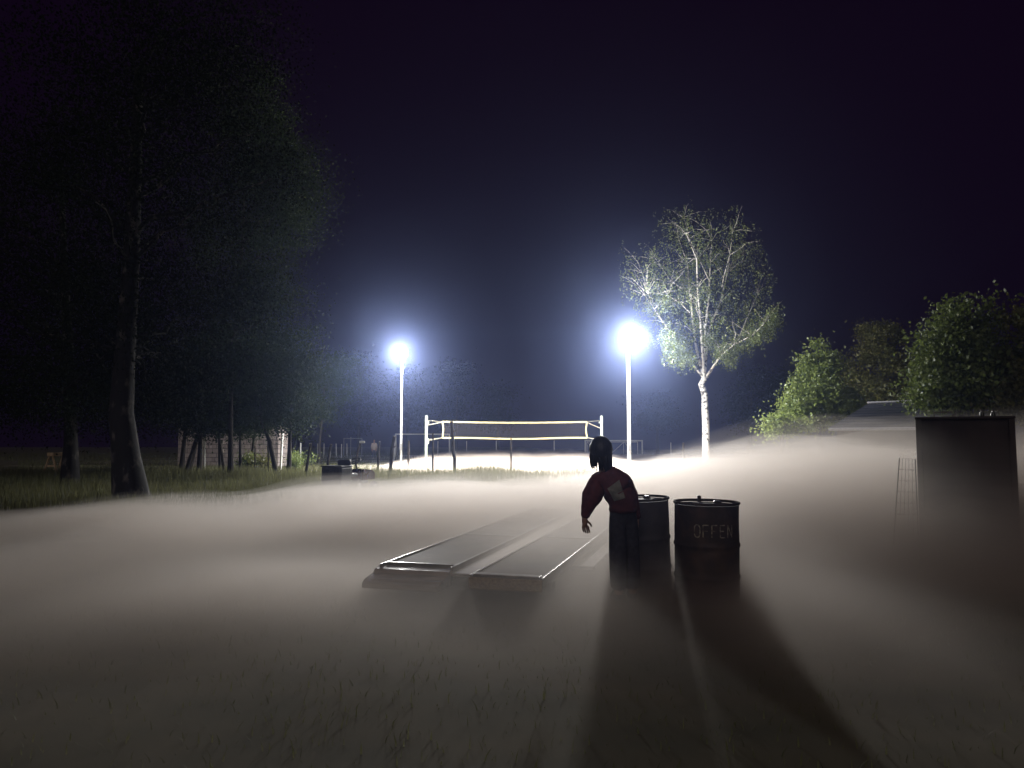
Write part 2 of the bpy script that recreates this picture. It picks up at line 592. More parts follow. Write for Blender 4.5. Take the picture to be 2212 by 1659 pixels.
    # trees on the right, lamplit
    spec = [
        ('maple', 'bright green pyramid-shaped tree, nearest the pale birch', 1768, 930, 34, .14,
         [((1768, 770), (.42, .5, .7), .5), ((1768, 800), (.8, 1, .9), 1), ((1762, 850), (1.1, 1.2, 1.0), 1.6), ((1785, 890), (1.35, 1.3, .8), 1.6), ((1725, 870), (.8, 1, .6), .8),
          ((1735, 905), (.9, 1, .5), .8), ((1820, 870), (.8, 1, .7), .8)], 'leafgreen', 105, 15000),
        ('round_maple', 'olive tree with a rounded tip behind the shed ridge', 1905, 900, 38, .15,
         [((1910, 745), (1.2, 1.2, 1.3), 1.3), ((1895, 800), (1.6, 1.5, 1.2), 1.6), ((1880, 850), (1.4, 1.4, 1), 1.2)], 'leafolive', 95, 13000),
        ('tall_maple', 'tallest dark green tree, above the big dark box', 2075, 900, 25, .2,
         [((2088, 690), (.65, 1, .9), 1), ((2062, 760), (1.0, 1.2, .9), 1.6), ((2052, 825), (1.35, 1.3, .75), 2), ((2115, 770), (.9, 1.1, 1.0), 1.2), ((2025, 850), (.6, .8, .4), 1)],
         'leafdeep', 120, 17000),
        ('edge_tree', 'dark tree cut by the edge of the picture', 2220, 900, 24, .16,
         [((2215, 830), (1.2, 1.2, 1.0), 1), ((2180, 870), (.8, 1, .5), .7), ((2240, 740), (1, 1, 1.4), 1)], 'leafolive', 60, 8000),
        ('green_shrub', 'small round shrub at the foot of the green tree, sunk in fog', 1690, 960, 32, .06,
         [((1692, 918), (.5, .5, .4), 1)], 'leafgreen', 16, 1800),
    ]
    for nm, lab, X, Yb, d, r, blobs, lf, nc, nl in spec:
        p = at(X, 950, d)
        base = Vector((p.x, d, gz(p.x, d)))
        q = lambda X_, Y_: at(X_, Y_, d) - base
        top = min(b[0][1] for b in blobs)
        tree(nm, lab, base, [(0, 0, -.1), q(X, 935), q(X + 2, (935 + top) / 2), q(blobs[0][0][0], top)], r,
             [(q(*b[0]), b[1], b[2]) for b in blobs], nc, int(nl * 1.3), .125, M[lf], M['bark'], None, .34, .6, 26)


def build_lit_birch():
    d = 39.4
    p = at(1524, 945, d)
    base = Vector((p.x, d, gz(p.x, d)))
    root = thing('white_birch', base, 'pale birch with fan of white limbs beside the bigger lamp', 'tree')
    q = lambda x, y, dy=0: at((2400 + x / 1.58) / 1.8228, (750 + y / 1.58) / 1.8228, d + dy) - base
    tb = MB()
    fork = q(590, 1172)
    tb.tube([(0, 0, -.1), q(600, 1470), q(594, 1360), q(592, 1270), q(572, 1205), fork], [.21, .19, .175, .16, .17, .15], 14)
    paths = [
        ([(590, 1172), (500, 1050), (415, 935), (335, 825), (270, 715), (200, 520)], .075, .4),
        ([(590, 1172), (545, 1010), (522, 890), (500, 640), (480, 450), (425, 290)], .085, .5),
        ([(590, 1172), (592, 1010), (600, 850), (615, 640), (625, 450), (640, 310)], .10, 0),
        ([(590, 1172), (578, 1000), (560, 800), (548, 600), (540, 430), (475, 270)], .085, -.5),
        ([(590, 1172), (605, 960), (630, 830), (685, 700), (740, 480), (830, 390)], .085, .7),
        ([(605, 1165), (670, 1060), (735, 1000), (810, 900), (875, 760), (930, 640)], .075, .4),
        ([(600, 1160), (640, 1100), (690, 1020), (780, 960), (880, 900), (960, 830)], .06, -1),
        ([(540, 670), (440, 600), (380, 560), (320, 480), (270, 420)], .035, .6),
        ([(500, 760), (440, 700), (365, 655), (300, 640), (230, 640)], .035, -.4),
        ([(335, 825), (280, 740), (215, 650)], .03, .2),
        ([(620, 560), (560, 420), (500, 300), (460, 170)], .035, .3),
        ([(700, 600), (705, 540), (745, 400), (770, 260)], .035, -.5),
    ]
    ends = []
    for pts, r, dy in paths:
        k = len(pts)
        P = [q(x, y, dy * i / (k - 1) * 3) for i, (x, y) in enumerate(pts)]
        # small kinks of living wood
        P = [P[0]] + [v + Vector((random.uniform(-.05, .05), 0, random.uniform(-.05, .05))) for v in P[1:]]
        tb.tube(P, [r * (1 - .75 * i / (k - 1)) for i in range(k)], 8, caps=False)
        ends += P[max(1, k // 3):]
    # twigs out of the limbs
    tips = []
    for e in list(ends):
        for _ in range(5):
            t = e + Vector((random.uniform(-1.3, 1.3), random.uniform(-1.4, 1.4), random.uniform(-.2, 1.3)))
            pth = limb_path(e, t, .08, 3)
            tb.tube(pth, [.016, .012, .008, .005], 5, caps=False)
            tips += pth[1:]
    tb.build('trunk', M['birch'], root)
    leaves = []

    def strand(p, L, n):
        a = random.uniform(0, 6.28)
        for i in range(n):
            t = i / n
            leaves.append((p.x + .25 * t * math.cos(a) + random.gauss(0, .05), p.y + .25 * t * math.sin(a) + random.gauss(0, .05),
                           p.z - L * t + random.gauss(0, .03)))
    for e in tips:
        for _ in range(2):
            strand(e + Vector((random.gauss(0, .25), random.gauss(0, .3), random.gauss(0, .2))), random.uniform(.3, 1.0), random.randint(7, 14))
    # the hanging lower curtains
    for (x, y, w, L, n) in [(360, 930, 40, .8, 26), (400, 1010, 50, 1.0, 44), (480, 1060, 50, .7, 30), (430, 950, 60, 1.1, 40), (750, 1040, 35, .9, 24),
                            (800, 980, 60, .8, 26), (900, 900, 70, .8, 36), (980, 860, 50, .8, 30), (1020, 800, 35, .7, 22), (230, 930, 25, .5, 12),
                            (700, 1000, 60, .8, 26), (640, 950, 60, .7, 24)]:
        for _ in range(n * (5 if x < 520 else 3)):
            strand(q(x + random.gauss(0, w * .6), y - 40 + random.gauss(0, 22), random.gauss(0, 1)), L * random.uniform(.5, 1.1), random.randint(8, 16))
    # airy top and sides
    for _ in range(480):
        a, rr = random.uniform(0, 6.28), math.sqrt(random.random())
        p = q(620 + 400 * rr * math.cos(a), 560 + 480 * rr * math.sin(a) * (.95 if math.sin(a) < 0 else .75), random.gauss(0, 1.6))
        strand(p, random.uniform(.3, .9), random.randint(5, 11))
    mesh_obj('crown', leaf_mesh(leaves, .085, .7, .9), M['leafbirch'], root)


# ------------------------------------------------------------------ lamps
def build_lamps():
    out = []
    for (X, Y, d, pr, power, lab) in [
            (1358, 732, 36.5, .095, LAMP_R, 'bigger blazing floodlight on a thick white pole beside the pale birch'),
            (867, 762, 38.0, .06, LAMP_L, 'smaller blazing floodlight on a slim pole past the net post')]:
        p = at(X, Y, d)
        bz = gz(p.x, d)
        root = thing('floodlight_mast', (p.x, d, bz), lab, 'floodlight', 'floodlight masts')
        h = p.z - bz
        MB().tube([(0, .25, -.1), (0, .25, 2.2), (0, .25, h + .25)], [pr, pr * .95, pr * .72], 16).build('pole', M['pole'], root)
        MB().lathe([(.24, -.1), (.24, .12), (.20, .16)], 20, (0, .25, 0)).build('footing', M['concrete'], root)
        MB().box((0, .25 - pr, 1.1), (.12, .06, .35), bev=.01).build('junction_box', M['housing'], root)
        MB().box((0, .18, h + .02), (.62, .07, .07), bev=.01).build('crossarm', M['housing'], root)
        for sx in (-.17, .17):
            tilt = Matrix.Rotation(R(16), 3, 'X')
            hb = MB().box((sx, .08, h), (.30, .10, .36), tilt, .015)
            for k in range(5):
                hb.box((sx - .11 + .055 * k, .15, h - .01), (.012, .05, .28), tilt)
            ho = hb.build('lamp_housing', M['housing'], root)
            MB().box((sx, .024, h - .016), (.26, .012, .32), tilt, .004).build('lens', M['lens'], ho)
        L = bpy.data.lights.new('floodlight_lamp', 'POINT')
        L.energy = power
        L.color = (1.0, .985, .95)
        L.shadow_soft_size = .52
        o = bpy.data.objects.new('floodlight_lamp', L)
        COL.objects.link(o)
        o.parent = root
        o.location = (0, -.62, h)
        for sx in (-.17, .17):
            L = bpy.data.lights.new('floodlight_beam', 'SPOT')
            L.energy = power * 2.0
            L.color = (1.0, .985, .95)
            L.shadow_soft_size = .42
            L.spot_size = R(152)
            L.spot_blend = .9
            o = bpy.data.objects.new('floodlight_beam', L)
            COL.objects.link(o)
            o.parent = root
            o.location = (sx, -.55, h - .05)
            o.rotation_euler = (R(-12), R(sx * 60 + (0 if X > 1106 else -14)), 0)
        out.append(root)
    return out


# ------------------------------------------------------------------ pitch furniture
def build_net():
    d = 40.0
    A, B = at(920.5, 1000, d), at(1300, 1000, d + .6)
    A.z, B.z = gz(A.x, A.y), gz(B.x, B.y)
    zt = at(920, 898, d).z
    root = thing('volleyball_net', A.lerp(B, .5), 'cream-taped volleyball net strung between two pale posts', 'net')
    O = A.lerp(B, .5)
    a, b = A - O, B - O
    u = (b - a).normalized()
    for e, nm in ((a, 'post'), (b, 'post')):
        o = MB().lathe([(.075, -.1), (.075, zt - .02), (.06, zt), (.03, zt + .02)], 14, e).build(nm, M['mint'], root)
        s = 1 if e is a else -1
        MB().box(e + u * s * .09 + Vector((0, 0, zt - .36)), (.12, .08, .10), bev=.01).build('pulley', M['mint'], o)
        MB().box(e + u * s * .09 + Vector((0, 0, zt - 1.35)), (.10, .08, .30), bev=.01).build('winch', M['mint'], o)
    na = a + u * .86
    nb = b - u * .80
    z1 = at(955, 911, d).z
    z0 = at(955, 946, d).z
    L = (nb - na).length

    def P(t, v):     # v 0 bottom .. 1 top, with a slight sag
        p = na.lerp(nb, t)
        sag = -.05 * math.sin(math.pi * t) * (1 if v > .5 else .7) + .02 * math.sin(9 * t) * (1 - v)
        return Vector((p.x, p.y, z0 + (z1 - z0) * v + sag))
    band = MB()
    for v in (1.0, 0.0):
        band.tube([P(i / 30, v) for i in range(31)], .026, 6)
        for i in range(30):
            p, q2 = P(i / 30, v), P((i + 1) / 30, v)
            hh = Vector((0, 0, .043))
            off = Vector((0, -.034, 0))
            band.add([p - hh + off, q2 - hh + off, q2 + hh + off, p + hh + off, p - hh - off, q2 - hh - off, q2 + hh - off, p + hh - off],
                     [(0, 1, 2, 3), (7, 6, 5, 4), (3, 2, 6, 7), (0, 4, 5, 1)])
    for t in (0, 1):
        bend = .05 if t == 0 else -.06
        p0, p1 = P(t, 0), P(t, 1)
        mid = p0.lerp(p1, .5) + u * bend
        band.tube([p0, mid, p1], .045, 6)
    band.build('tape', M['netband'], root)
    cord = MB()
    nx = int(L / .10)
    for i in range(1, nx):
        t = i / nx
        cord.tube([P(t, .03), P(t, .97)], .0042, 3, caps=False)
    for k in range(1, 10):
        cord.tube([P(i / 12, k / 10) for i in range(13)], .0042, 3, caps=False)
    cord.build('netting', M['netcord'], root)
    for e, t in ((a, 0), (b, 1)):
        for p, q2, r in ((e + Vector((0, 0, z1 + .08)), P(t, 1), .010), (e + Vector((0, 0, z1 - (.18 if t == 0 else .38))), P(t, 1) - Vector((0, 0, .03)), .022),
                         (e + Vector((0, 0, z0 - .10)), P(t, 0), .018), (e + Vector((0, 0, z0 - .17)), P(t, 0), .012)):
            MB().tube([p, q2], r, 5).build('rope', M['rope'], root)


def build_goals():
    # far goal left of the net
    d = 63.0
    a, b = at(855, 938, d), at(971, 936, d)
    root = thing('football_goal', (a.x, d, 0), 'white goal frame standing behind the slim lamp pole', 'goal')
    W, H = b.x - a.x, a.z
    for x in (0, W):
        MB().tube([(x, 0, -.1), (x, 0, H - .055)], .055, 10).build('goalpost', M['whitepost'], root)
    MB().tube([(-.055, 0, H), (W + .055, 0, H)], .055, 10).build('crossbar', M['whitepost'], root)
    MB().tube([(0, .06, H * .98), (0, 1.2, .05), (W, 1.2, .05), (W, .06, H * .98)], .022, 6).build('stay', M['whitepost'], root)
    # goal right of the net with net stays
    d = 66.0
    a, b = at(1264, 952, d), at(1387, 951, d)
    zb = gz(a.x, d)
    root = thing('football_goal', (a.x, d, zb), 'white goal frame with diagonal braces behind the thick lamp pole', 'goal')
    W, H = b.x - a.x, a.z - zb
    for x in (0, W):
        MB().tube([(x, 0, -.1), (x, 0, H - .06)], .06, 10).build('goalpost', M['whitepost'], root)
    MB().tube([(-.06, 0, H), (W + .06, 0, H)], .06, 10).build('crossbar', M['whitepost'], root)
    st = MB()
    for x in (.25, W - .25):
        st.tube([(x, .9, 0), (x, .9, H - .12)], .035, 6)
    st.tube([(.25, .9, H - .12), (W - .25, .9, H - .12)], .03, 6)
    st.build('rear_frame', M['whitepost'], root)
    br = MB()
    for x0, x1 in ((.3, W * .36), (W * .70, W * .36), (W * .72, W - .3)):
        br.tube([(x0, .9, H - .15), (x1, .95, .1)], .018, 5)
    br.tube([(W * .70, .9, 0), (W * .70, .9, H - .14)], .02, 5)
    br.build('brace', M['whitepost'], root)
    # slim tube gate frame far left
    d = 64.0
    a, b = at(743, 947, d), at(782, 948, d)
    root = thing('gate_frame', (a.x, d, 0), 'thin grey tube frame among the fence posts behind the mower', 'gate')
    W, H = b.x - a.x, a.z
    for x in (0, W * .38, W):
        MB().tube([(x, 0, -.1), (x, 0, H + (.14 if 0 < x < W else 0))], .032, 8).build('upright', M['rustpole'], root)
    MB().tube([(-.03, -.03, H), (W + .03, -.03, H)], .03, 8).build('top_rail', M['rustpole'], root)


def build_posts():
    proto = None

    def post(X, Y0, Y1, d, r, lab, grp, lean=0):
        nonlocal proto
        p = at(X, Y1, d)
        zb = gz(p.x, d)
        h = p.z - zb
        o = MB().lathe([(r, -.25), (r, h - .02), (r * .7, h)], 10).build('fence_post', M['whitepost'])
        o.location = (p.x, d, zb)
        o.rotation_euler = (0, R(lean), R(random.uniform(0, 60)))
        MB().box((r * .9, 0, h * .78), (.05, .03, .04), bev=.004).build('insulator', M['black'], o)
        tag(o, lab, 'post', grp)
    l1 = 'thin pale fence post in the far row behind the mower'
    for X, Y in ((669, 957), (687, 958), (700, 958), (714, 959), (727, 958), (738, 959), (750, 958)):
        post(X, 985, Y, 60 + random.uniform(-1, 1), .034, l1, 'fence posts beyond the mower', random.uniform(-2, 2))
    l2 = 'slender white fence post seen under the volleyball net'
    for X, Y in ((946, 953), (1008, 953), (1072, 952), (1197, 952)):
        post(X, 985, Y, 62, .032, l2, 'fence posts behind the net')
    post(852, 985, 953, 58, .06, 'stout white post at the foot of the slim lamp pole', None, 2)
    post(1449, 985, 956, 60, .035, 'lone thin post between the bigger lamp and the birch', None)
    post(649.5, 985, 957, 44, .045, 'pale post just right of the block wall', None)
    post(608, 1000, 935, 36, .05, 'tall pale pole at the end of the block wall', None, 2)
    post(437, 1000, 950, 30.6, .035, 'pale upright pole left of its twin before the block wall', None)
    post(443.5, 1000, 952, 30.2, .035, 'pale upright pole right of its twin before the block wall', None, -1)
    # dark stakes in the tall grass
    st = [
        ([(975.5, 910), (977, 935), (979, 975), (982, 990), (982, 1010)], 30, .075, 'tall crooked dark stake crossing the net near its left end'),
        ([(935, 936), (935, 960), (935, 1000)], 30, .045, 'straight dark stake between net post and crooked stake'),
        ([(883, 952), (882, 1000)], 33, .06, 'dim upright stake in the beam of the slim lamp pole'),
        ([(852, 942), (847, 970), (842, 1000)], 29, .075, 'stout stake leaning away from the slim lamp pole'),
        ([(820, 954), (818, 980), (815, 1003)], 30, .05, 'thin dark stake beside the distant beige figure'),
        ([(779, 955), (772, 978), (765, 1000)], 30, .045, 'leaning stake with a white cap'),
        ([(716, 960), (711, 976), (705, 1003)], 28, .06, 'dark leaning stake just left of the mower'),
        ([(672, 958), (667, 980), (658, 1010)], 27, .055, 'dark leaning stake right of the forked tree'),
        ([(1104, 944), (1104, 970), (1104, 1008)], 31, .04, 'short dark stake under the middle of the net'),
        ([(1476, 956), (1476, 990)], 30, .06, 'dark stake standing in fog left of the birch'),
        ([(426, 955), (412, 985), (396, 1014)], 28.5, .075, 'slanting dark prop before the left end of the wall'),
        ([(473, 950), (480, 985), (488, 1016)], 28.5, .07, 'dark prop slanting right before the block wall'),
        ([(551, 962), (551, 1000)], 29.5, .03, 'thin upright stake before the bushes at the wall'),
        ([(580, 965), (580, 1000)], 29.5, .03, 'thin upright stake under the leaning tree'),
    ]
    for pts, d, r, lab in st:
        b = at(*pts[-1], d)
        zb = gz(b.x, d)
        P = [at(x, y, d + .15 * i) - Vector((b.x, d, zb)) for i, (x, y) in enumerate(pts[:-1])]
        P.append(Vector((0, 0, -.15)))
        o = MB().tube(P, [r * (.75 + .25 * i / (len(P) - 1)) for i in range(len(P))], 8).build('wooden_stake', M['stick'])
        o.location = (b.x, d, zb)
        tag(o, lab, 'stake', 'stakes in the tall grass')
        if 'white cap' in lab:
            MB().box(P[0] + Vector((.06, 0, 0)), (.22, .08, .09), bev=.02).build('cap', M['whitepost'], o)
        elif len(P) > 3 or r > .07:
            MB().tube([P[1] - Vector((0, .0, .02)), P[1] + Vector((r * 1.8, -.02, r * 1.6))], [r * .35, r * .2], 6).build('stub', M['stick'], o)


# ------------------------------------------------------------------ drums
def drum(name, loc, label, m, lean=(0, 0), letters=None, rz=0):
    root = thing(name, loc, label, 'drum', None, rz)
    root.rotation_euler = (lean[0], lean[1], rz)
    r, h = .285, .88
    prof = [(r - .012, 0), (r + .006, .004), (r + .006, .018), (r, .026)]
    for zc in (.22, .50):
        prof += [(r, zc - .024), (r + .008, zc - .008), (r + .008, zc + .008), (r, zc + .024)]
    prof += [(r, h - .028)]
    fine = []
    for (r0_, z0_), (r1_, z1_) in zip(prof, prof[1:]):
        k_ = max(1, int(abs(z1_ - z0_) / .03))
        fine += [(r0_ + (r1_ - r0_) * i / k_, z0_ + (z1_ - z0_) * i / k_) for i in range(k_)]
    fine.append(prof[-1])
    sh = MB().lathe(fine, 64)
    for i, v in enumerate(sh.v):
        if v[2] < h - .06:
            f = 1 + .022 * noise.noise(Vector(v) * 3.1 + Vector((loc[0] * 7, 0, 0))) - .03 * max(0, noise.noise(Vector(v) * 5 + Vector((0, loc[0] * 9, 4))) - .25)
            f = 1 + (f - 1) * ss(.0, .12, h - .06 - v[2])
            sh.v[i] = (v[0] * f, v[1] * f, v[2])
    sh.build('shell', m, root)
    rim = []
    for k in range(9):
        a = 2 * math.pi * k / 8
        rim.append((r + .002 + .011 * math.cos(a), h - .012 + .013 * math.sin(a)))
    ri = MB()
    n = 56
    vs, fs = [], []
    for (rr, z) in rim[:-1]:
        for k in range(n):
            a = 2 * math.pi * k / n
            vs.append((rr * math.cos(a), rr * math.sin(a), z))
    for i in range(8):
        for k in range(n):
            fs.append((i * n + k, i * n + (k + 1) % n, ((i + 1) % 8) * n + (k + 1) % n, ((i + 1) % 8) * n + k))
    ri.add(vs, fs, True).build('rim', m, root)
    lid = MB().lathe([(r - .008, h - .040), (r - .03, h - .030), (.12, h - .026), (.01, h - .024)], 56).build('lid', M['lid'], root)
    bung = MB().lathe([(.036, h - .028), (.036, h - .010), (.026, h - .004), (.01, h - .004)], 16, (.15, .10, 0))
    bung.build('bung', M['steel'], lid)
    MB().lathe([(.018, h - .028), (.018, h + .028), (.008, h + .032)], 12, (.03, .24, 0)).build('valve', M['steel'], lid)
    if letters:
        glyph = {
            'O': [((.15, 0), (.45, 0)), ((.45, 0), (.6, .2)), ((.6, .2), (.6, .8)), ((.6, .8), (.45, 1)), ((.45, 1), (.15, 1)), ((.15, 1), (0, .8)), ((0, .8), (0, .2)), ((0, .2), (.15, 0))],
            'F': [((0, 0), (0, 1)), ((0, 1), (.6, 1)), ((0, .53), (.48, .53))],
            'I': [((.12, 0), (.12, 1))],
            'E': [((0, 0), (0, 1)), ((0, 1), (.58, 1)), ((0, .52), (.46, .52)), ((0, 0), (.58, 0))],
            'N': [((0, 0), (0, 1)), ((0, 1), (.62, 0)), ((.62, 0), (.62, 1))],
        }
        mb = MB()
        hh, th = .106, .010
        x = -.215
        z0 = h - .295
        front = -math.pi / 2

        def wrap(px, pz):
            a = front + px / r
            return (lambda q: Vector((q * math.cos(a), q * math.sin(a), pz)))(r * (1 + max(-.02, .022 * noise.noise(Vector((r * math.cos(a), r * math.sin(a), pz)) * 3.1 + Vector((loc[0] * 7, 0, 0))))) + .003)
        for chn in letters:
            for (x0, y0), (x1, y1) in glyph[chn]:
                a = Vector((x + x0 * .078, z0 + y0 * hh))
                b = Vector((x + x1 * .078, z0 + y1 * hh))
                t = (b - a).normalized()
                nrm = Vector((-t.y, t.x)) * th * .5
                N = 5
                prev = None
                for i in range(N + 1):
                    c = a.lerp(b, i / N)
                    w = nrm * (1 + .35 * noise.noise(Vector((c.x * 90, c.y * 90, 1))))
                    pr = (wrap(*(c - w)), wrap(*(c + w)))
                    if prev:
                        mb.add([prev[0], pr[0], pr[1], prev[1]], [(0, 1, 2, 3)])
                    prev = pr
            x += .0735
        mb.build('lettering', M['letter'], root)
    return root


# ------------------------------------------------------------------ platform
def build_platform():
    z = .25
    # near left corner of the deck and its run
    p0 = at(820, 1222, 1)
    def on(X, Y, zz):
        v = at(X, Y, 1) - CAM
        t = (zz - CAM.z) / v.z
        return CAM + v * t
    A = on(820, 1221, z)
    u = Vector((.28, 1, 0)).normalized()     # along the deck
    v = Vector((u.y, -u.x, 0))               # across it, to the right
    ang = math.atan2(-u.x, u.y)
    root = thing('track_platform', (A.x, A.y, 0), 'long low wet platform of two dark track panels with a gap between', 'platform', None, ang)
    # local frame: x across, y along
    Lg = 6.2
    W1, G, W2 = .74, .27, .66
    def slab(x0, x1, y0, y1, mtl, name):
        # a track panel: flat deck, raised edge lips, a sloping nose at the near end
        mb = MB()
        w = x1 - x0
        mb.box(((x0 + x1) / 2, (y0 + y1) / 2, z - .02), (w - .05, y1 - y0, .04))
        o = mb.build(name, mtl, root)
        for xe in (x0 + .0125, x1 - .0125):
            MB().box((xe, (y0 + y1) / 2, z - .03), (.025, y1 - y0, .09), bev=.006).build('edge_rail', M['steel'], o)
        return o
    def nose(x0, x1, y, o, chip):
        # stepped sloping end
        prof = [(y, z - .001), (y - .10, z - .012), (y - .13, z - .045), (y - .30, z - .07), (y - .34, z - .09), (y - .36, z - .14), (y, z - .14)]
        vs = [(x0, a, b) for a, b in prof] + [(x1, a, b) for a, b in prof]
        k = len(prof)
        fs = [(i, (i + 1) % k, k + (i + 1) % k, k + i) for i in range(k)] + [tuple(range(k))[::-1], tuple(range(k, 2 * k))]
        MB().add(vs, fs).build('ramp_nose', M['deckwood'], o)
        MB().box(((x0 + x1) / 2, y - .37, z - .115), (x1 - x0 - .02, .018, .05), bev=.003).build('nose_edge', chip, o)
    y2 = -.32
    a = slab(0, W1, 0, Lg, M['deck'], 'track_panel')
    b = slab(W1 + G, W1 + G + W2, y2, Lg, M['deck'], 'track_panel')
    nose(.0, W1, -.002, a, M['deckwood'])
    # the right panel ends in a thick board edge
    MB().box((W1 + G + W2 / 2, y2 - .012, z - .050), (W2, .022, .10), bev=.004).build('board_edge', M['chip'], b)
    MB().box((W1 + G + W2 / 2, y2 + .06, z + .012), (W2 - .06, .10, .02), bev=.006).build('batten', M['steel'], b)
    MB().box((W1 / 2, .10, z + .012), (W1 - .06, .035, .02), bev=.006).build('batten', M['steel'], a)
    for (pn, x0, w) in ((a, 0, W1), (b, W1 + G, W2)):
        for yy in (2.4,):
            MB().box((x0 + w / 2, yy, z + .006), (w - .06, .05, .008), bev=.002).build('joint_strip', M['steel'], pn)
    MB().box((W1 + G / 2, Lg / 2 - .1, z - .035), (G - .03, Lg, .03)).build('centre_board', M['deckwood'], root)
    for xs in (.10, W1 + G + W2 - .10):
        MB().box((xs, Lg / 2 + .1, z - .09), (.08, Lg - .4, .10), bev=.006).build('side_beam', M['steel'], root)
    for yy in (.35, 2.3, 4.3, 6.0):
        MB().box(((W1 + G + W2) / 2, yy, .055), (W1 + G + W2 - .1, .14, .11), bev=.01).build('cross_beam', M['deckwood'], root)
    # low side step along the right side
    MB().box((W1 + G + W2 + .13, 2.6, z - .12), (.14, 3.0, .03), bev=.006).build('side_step', M['steel'], root)
    for yy in (1.3, 3.9):
        MB().box((W1 + G + W2 + .06, yy, z - .16), (.26, .05, .05)).build('step_bracket', M['steel'], root)


# ------------------------------------------------------------------ people
def hand(mb_joint, wrist, direction, across, palm_n, size=1.0, curl=.35):
    """palm and five separate bent fingers as skin joints"""
    j, e = {}, []
    d = Vector(direction).normalized()
    a = Vector(across).normalized()
    n = Vector(palm_n).normalized()
    w = Vector(wrist)
    k = .0085 * size
    j['palm'] = (w + d * .045 * size, .030 * size, .014 * size)
    e.append(('wrist', 'palm'))
    for i, (off, ln) in enumerate(((-.030, .062), (-.011, .076), (.010, .080), (.029, .070))):
        b = w + d * .082 * size + a * off * size
        c = b + (d * math.cos(curl * .6) + n * math.sin(curl * .6)) * ln * .45 * size
        t = c + (d * math.cos(curl * 1.6) + n * math.sin(curl * 1.6)) * ln * .5 * size
        j[f'k{i}'] = (b, k * 1.15, k * 1.1)
        j[f'm{i}'] = (c, k, k)
        j[f't{i}'] = (t, k * .8, k * .8)
        e += [('palm', f'k{i}'), (f'k{i}', f'm{i}'), (f'm{i}', f't{i}')]
    b = w + d * .03 * size + a * .034 * size
    c = b + (d * .7 + a * .6 + n * .2) * .034 * size
    t = c + (d * .95 + a * .15 + n * .35) * .030 * size
    j['h0'] = (b, k * 1.4, k * 1.3)
    j['h1'] = (c, k * 1.15, k * 1.1)
    j['h2'] = (t, k * .9, k * .9)
    e += [('wrist', 'h0'), ('h0', 'h1'), ('h1', 'h2')]
    return j, e


def head_mesh(c, rx, ry, rz, fdir):
    """a head with brow, nose, lips, chin and ears, looking along fdir"""
    bm = bmesh.new()
    bmesh.ops.create_uvsphere(bm, u_segments=28, v_segments=20, radius=1)
    for v in bm.verts:
        x, y, z = v.co          # +y is the face
        w = 1 - .22 * max(0, -z) ** 1.5
        px, py, pz = x * w, y * (1 - .10 * max(0, -z)), z
        if y > 0:
            g = math.exp(-((x / .16) ** 2))
            py += .20 * g * math.exp(-(((z + .12) / .16) ** 2))          # nose
            py += .06 * math.exp(-((x / .25) ** 2)) * math.exp(-(((z + .42) / .07) ** 2))   # lips
            py += .09 * math.exp(-((x / .3) ** 2)) * math.exp(-(((z + .75) / .16) ** 2))    # chin
            for sx in (-.36, .36):
                py -= .09 * math.exp(-(((x - sx) / .17) ** 2)) * math.exp(-(((z - .03) / .10) ** 2))  # eye sockets
            py += .05 * math.exp(-(((z - .2) / .08) ** 2)) * math.exp(-((x / .6) ** 2))
        for sx in (-1, 1):      # ears
            k = math.exp(-(((y + .05) / .14) ** 2)) * math.exp(-(((z + .05) / .22) ** 2))
            if x * sx > .8:
                px += sx * .14 * k
        v.co = Vector((px * rx, py * ry, pz * rz))
    f = Vector(fdir).normalized()
    r = f.cross(Vector((0, 0, 1))).normalized()
    u = r.cross(f)
    mt = Matrix((r, f, u)).transposed()
    bm.transform(Matrix.Translation(Vector(c)) @ mt.to_4x4())
    me = bpy.data.meshes.new('head')
    bm.to_mesh(me)
    bm.free()
    for p in me.polygons:
        p.use_smooth = True
    return me


def join_meshes(*ms):
    bm = bmesh.new()
    for m in ms:
        bm.from_mesh(m)
    out = bpy.data.meshes.new('joined')
    bm.to_mesh(out)
    bm.free()
    for p in out.polygons:
        p.use_smooth = True
    return out


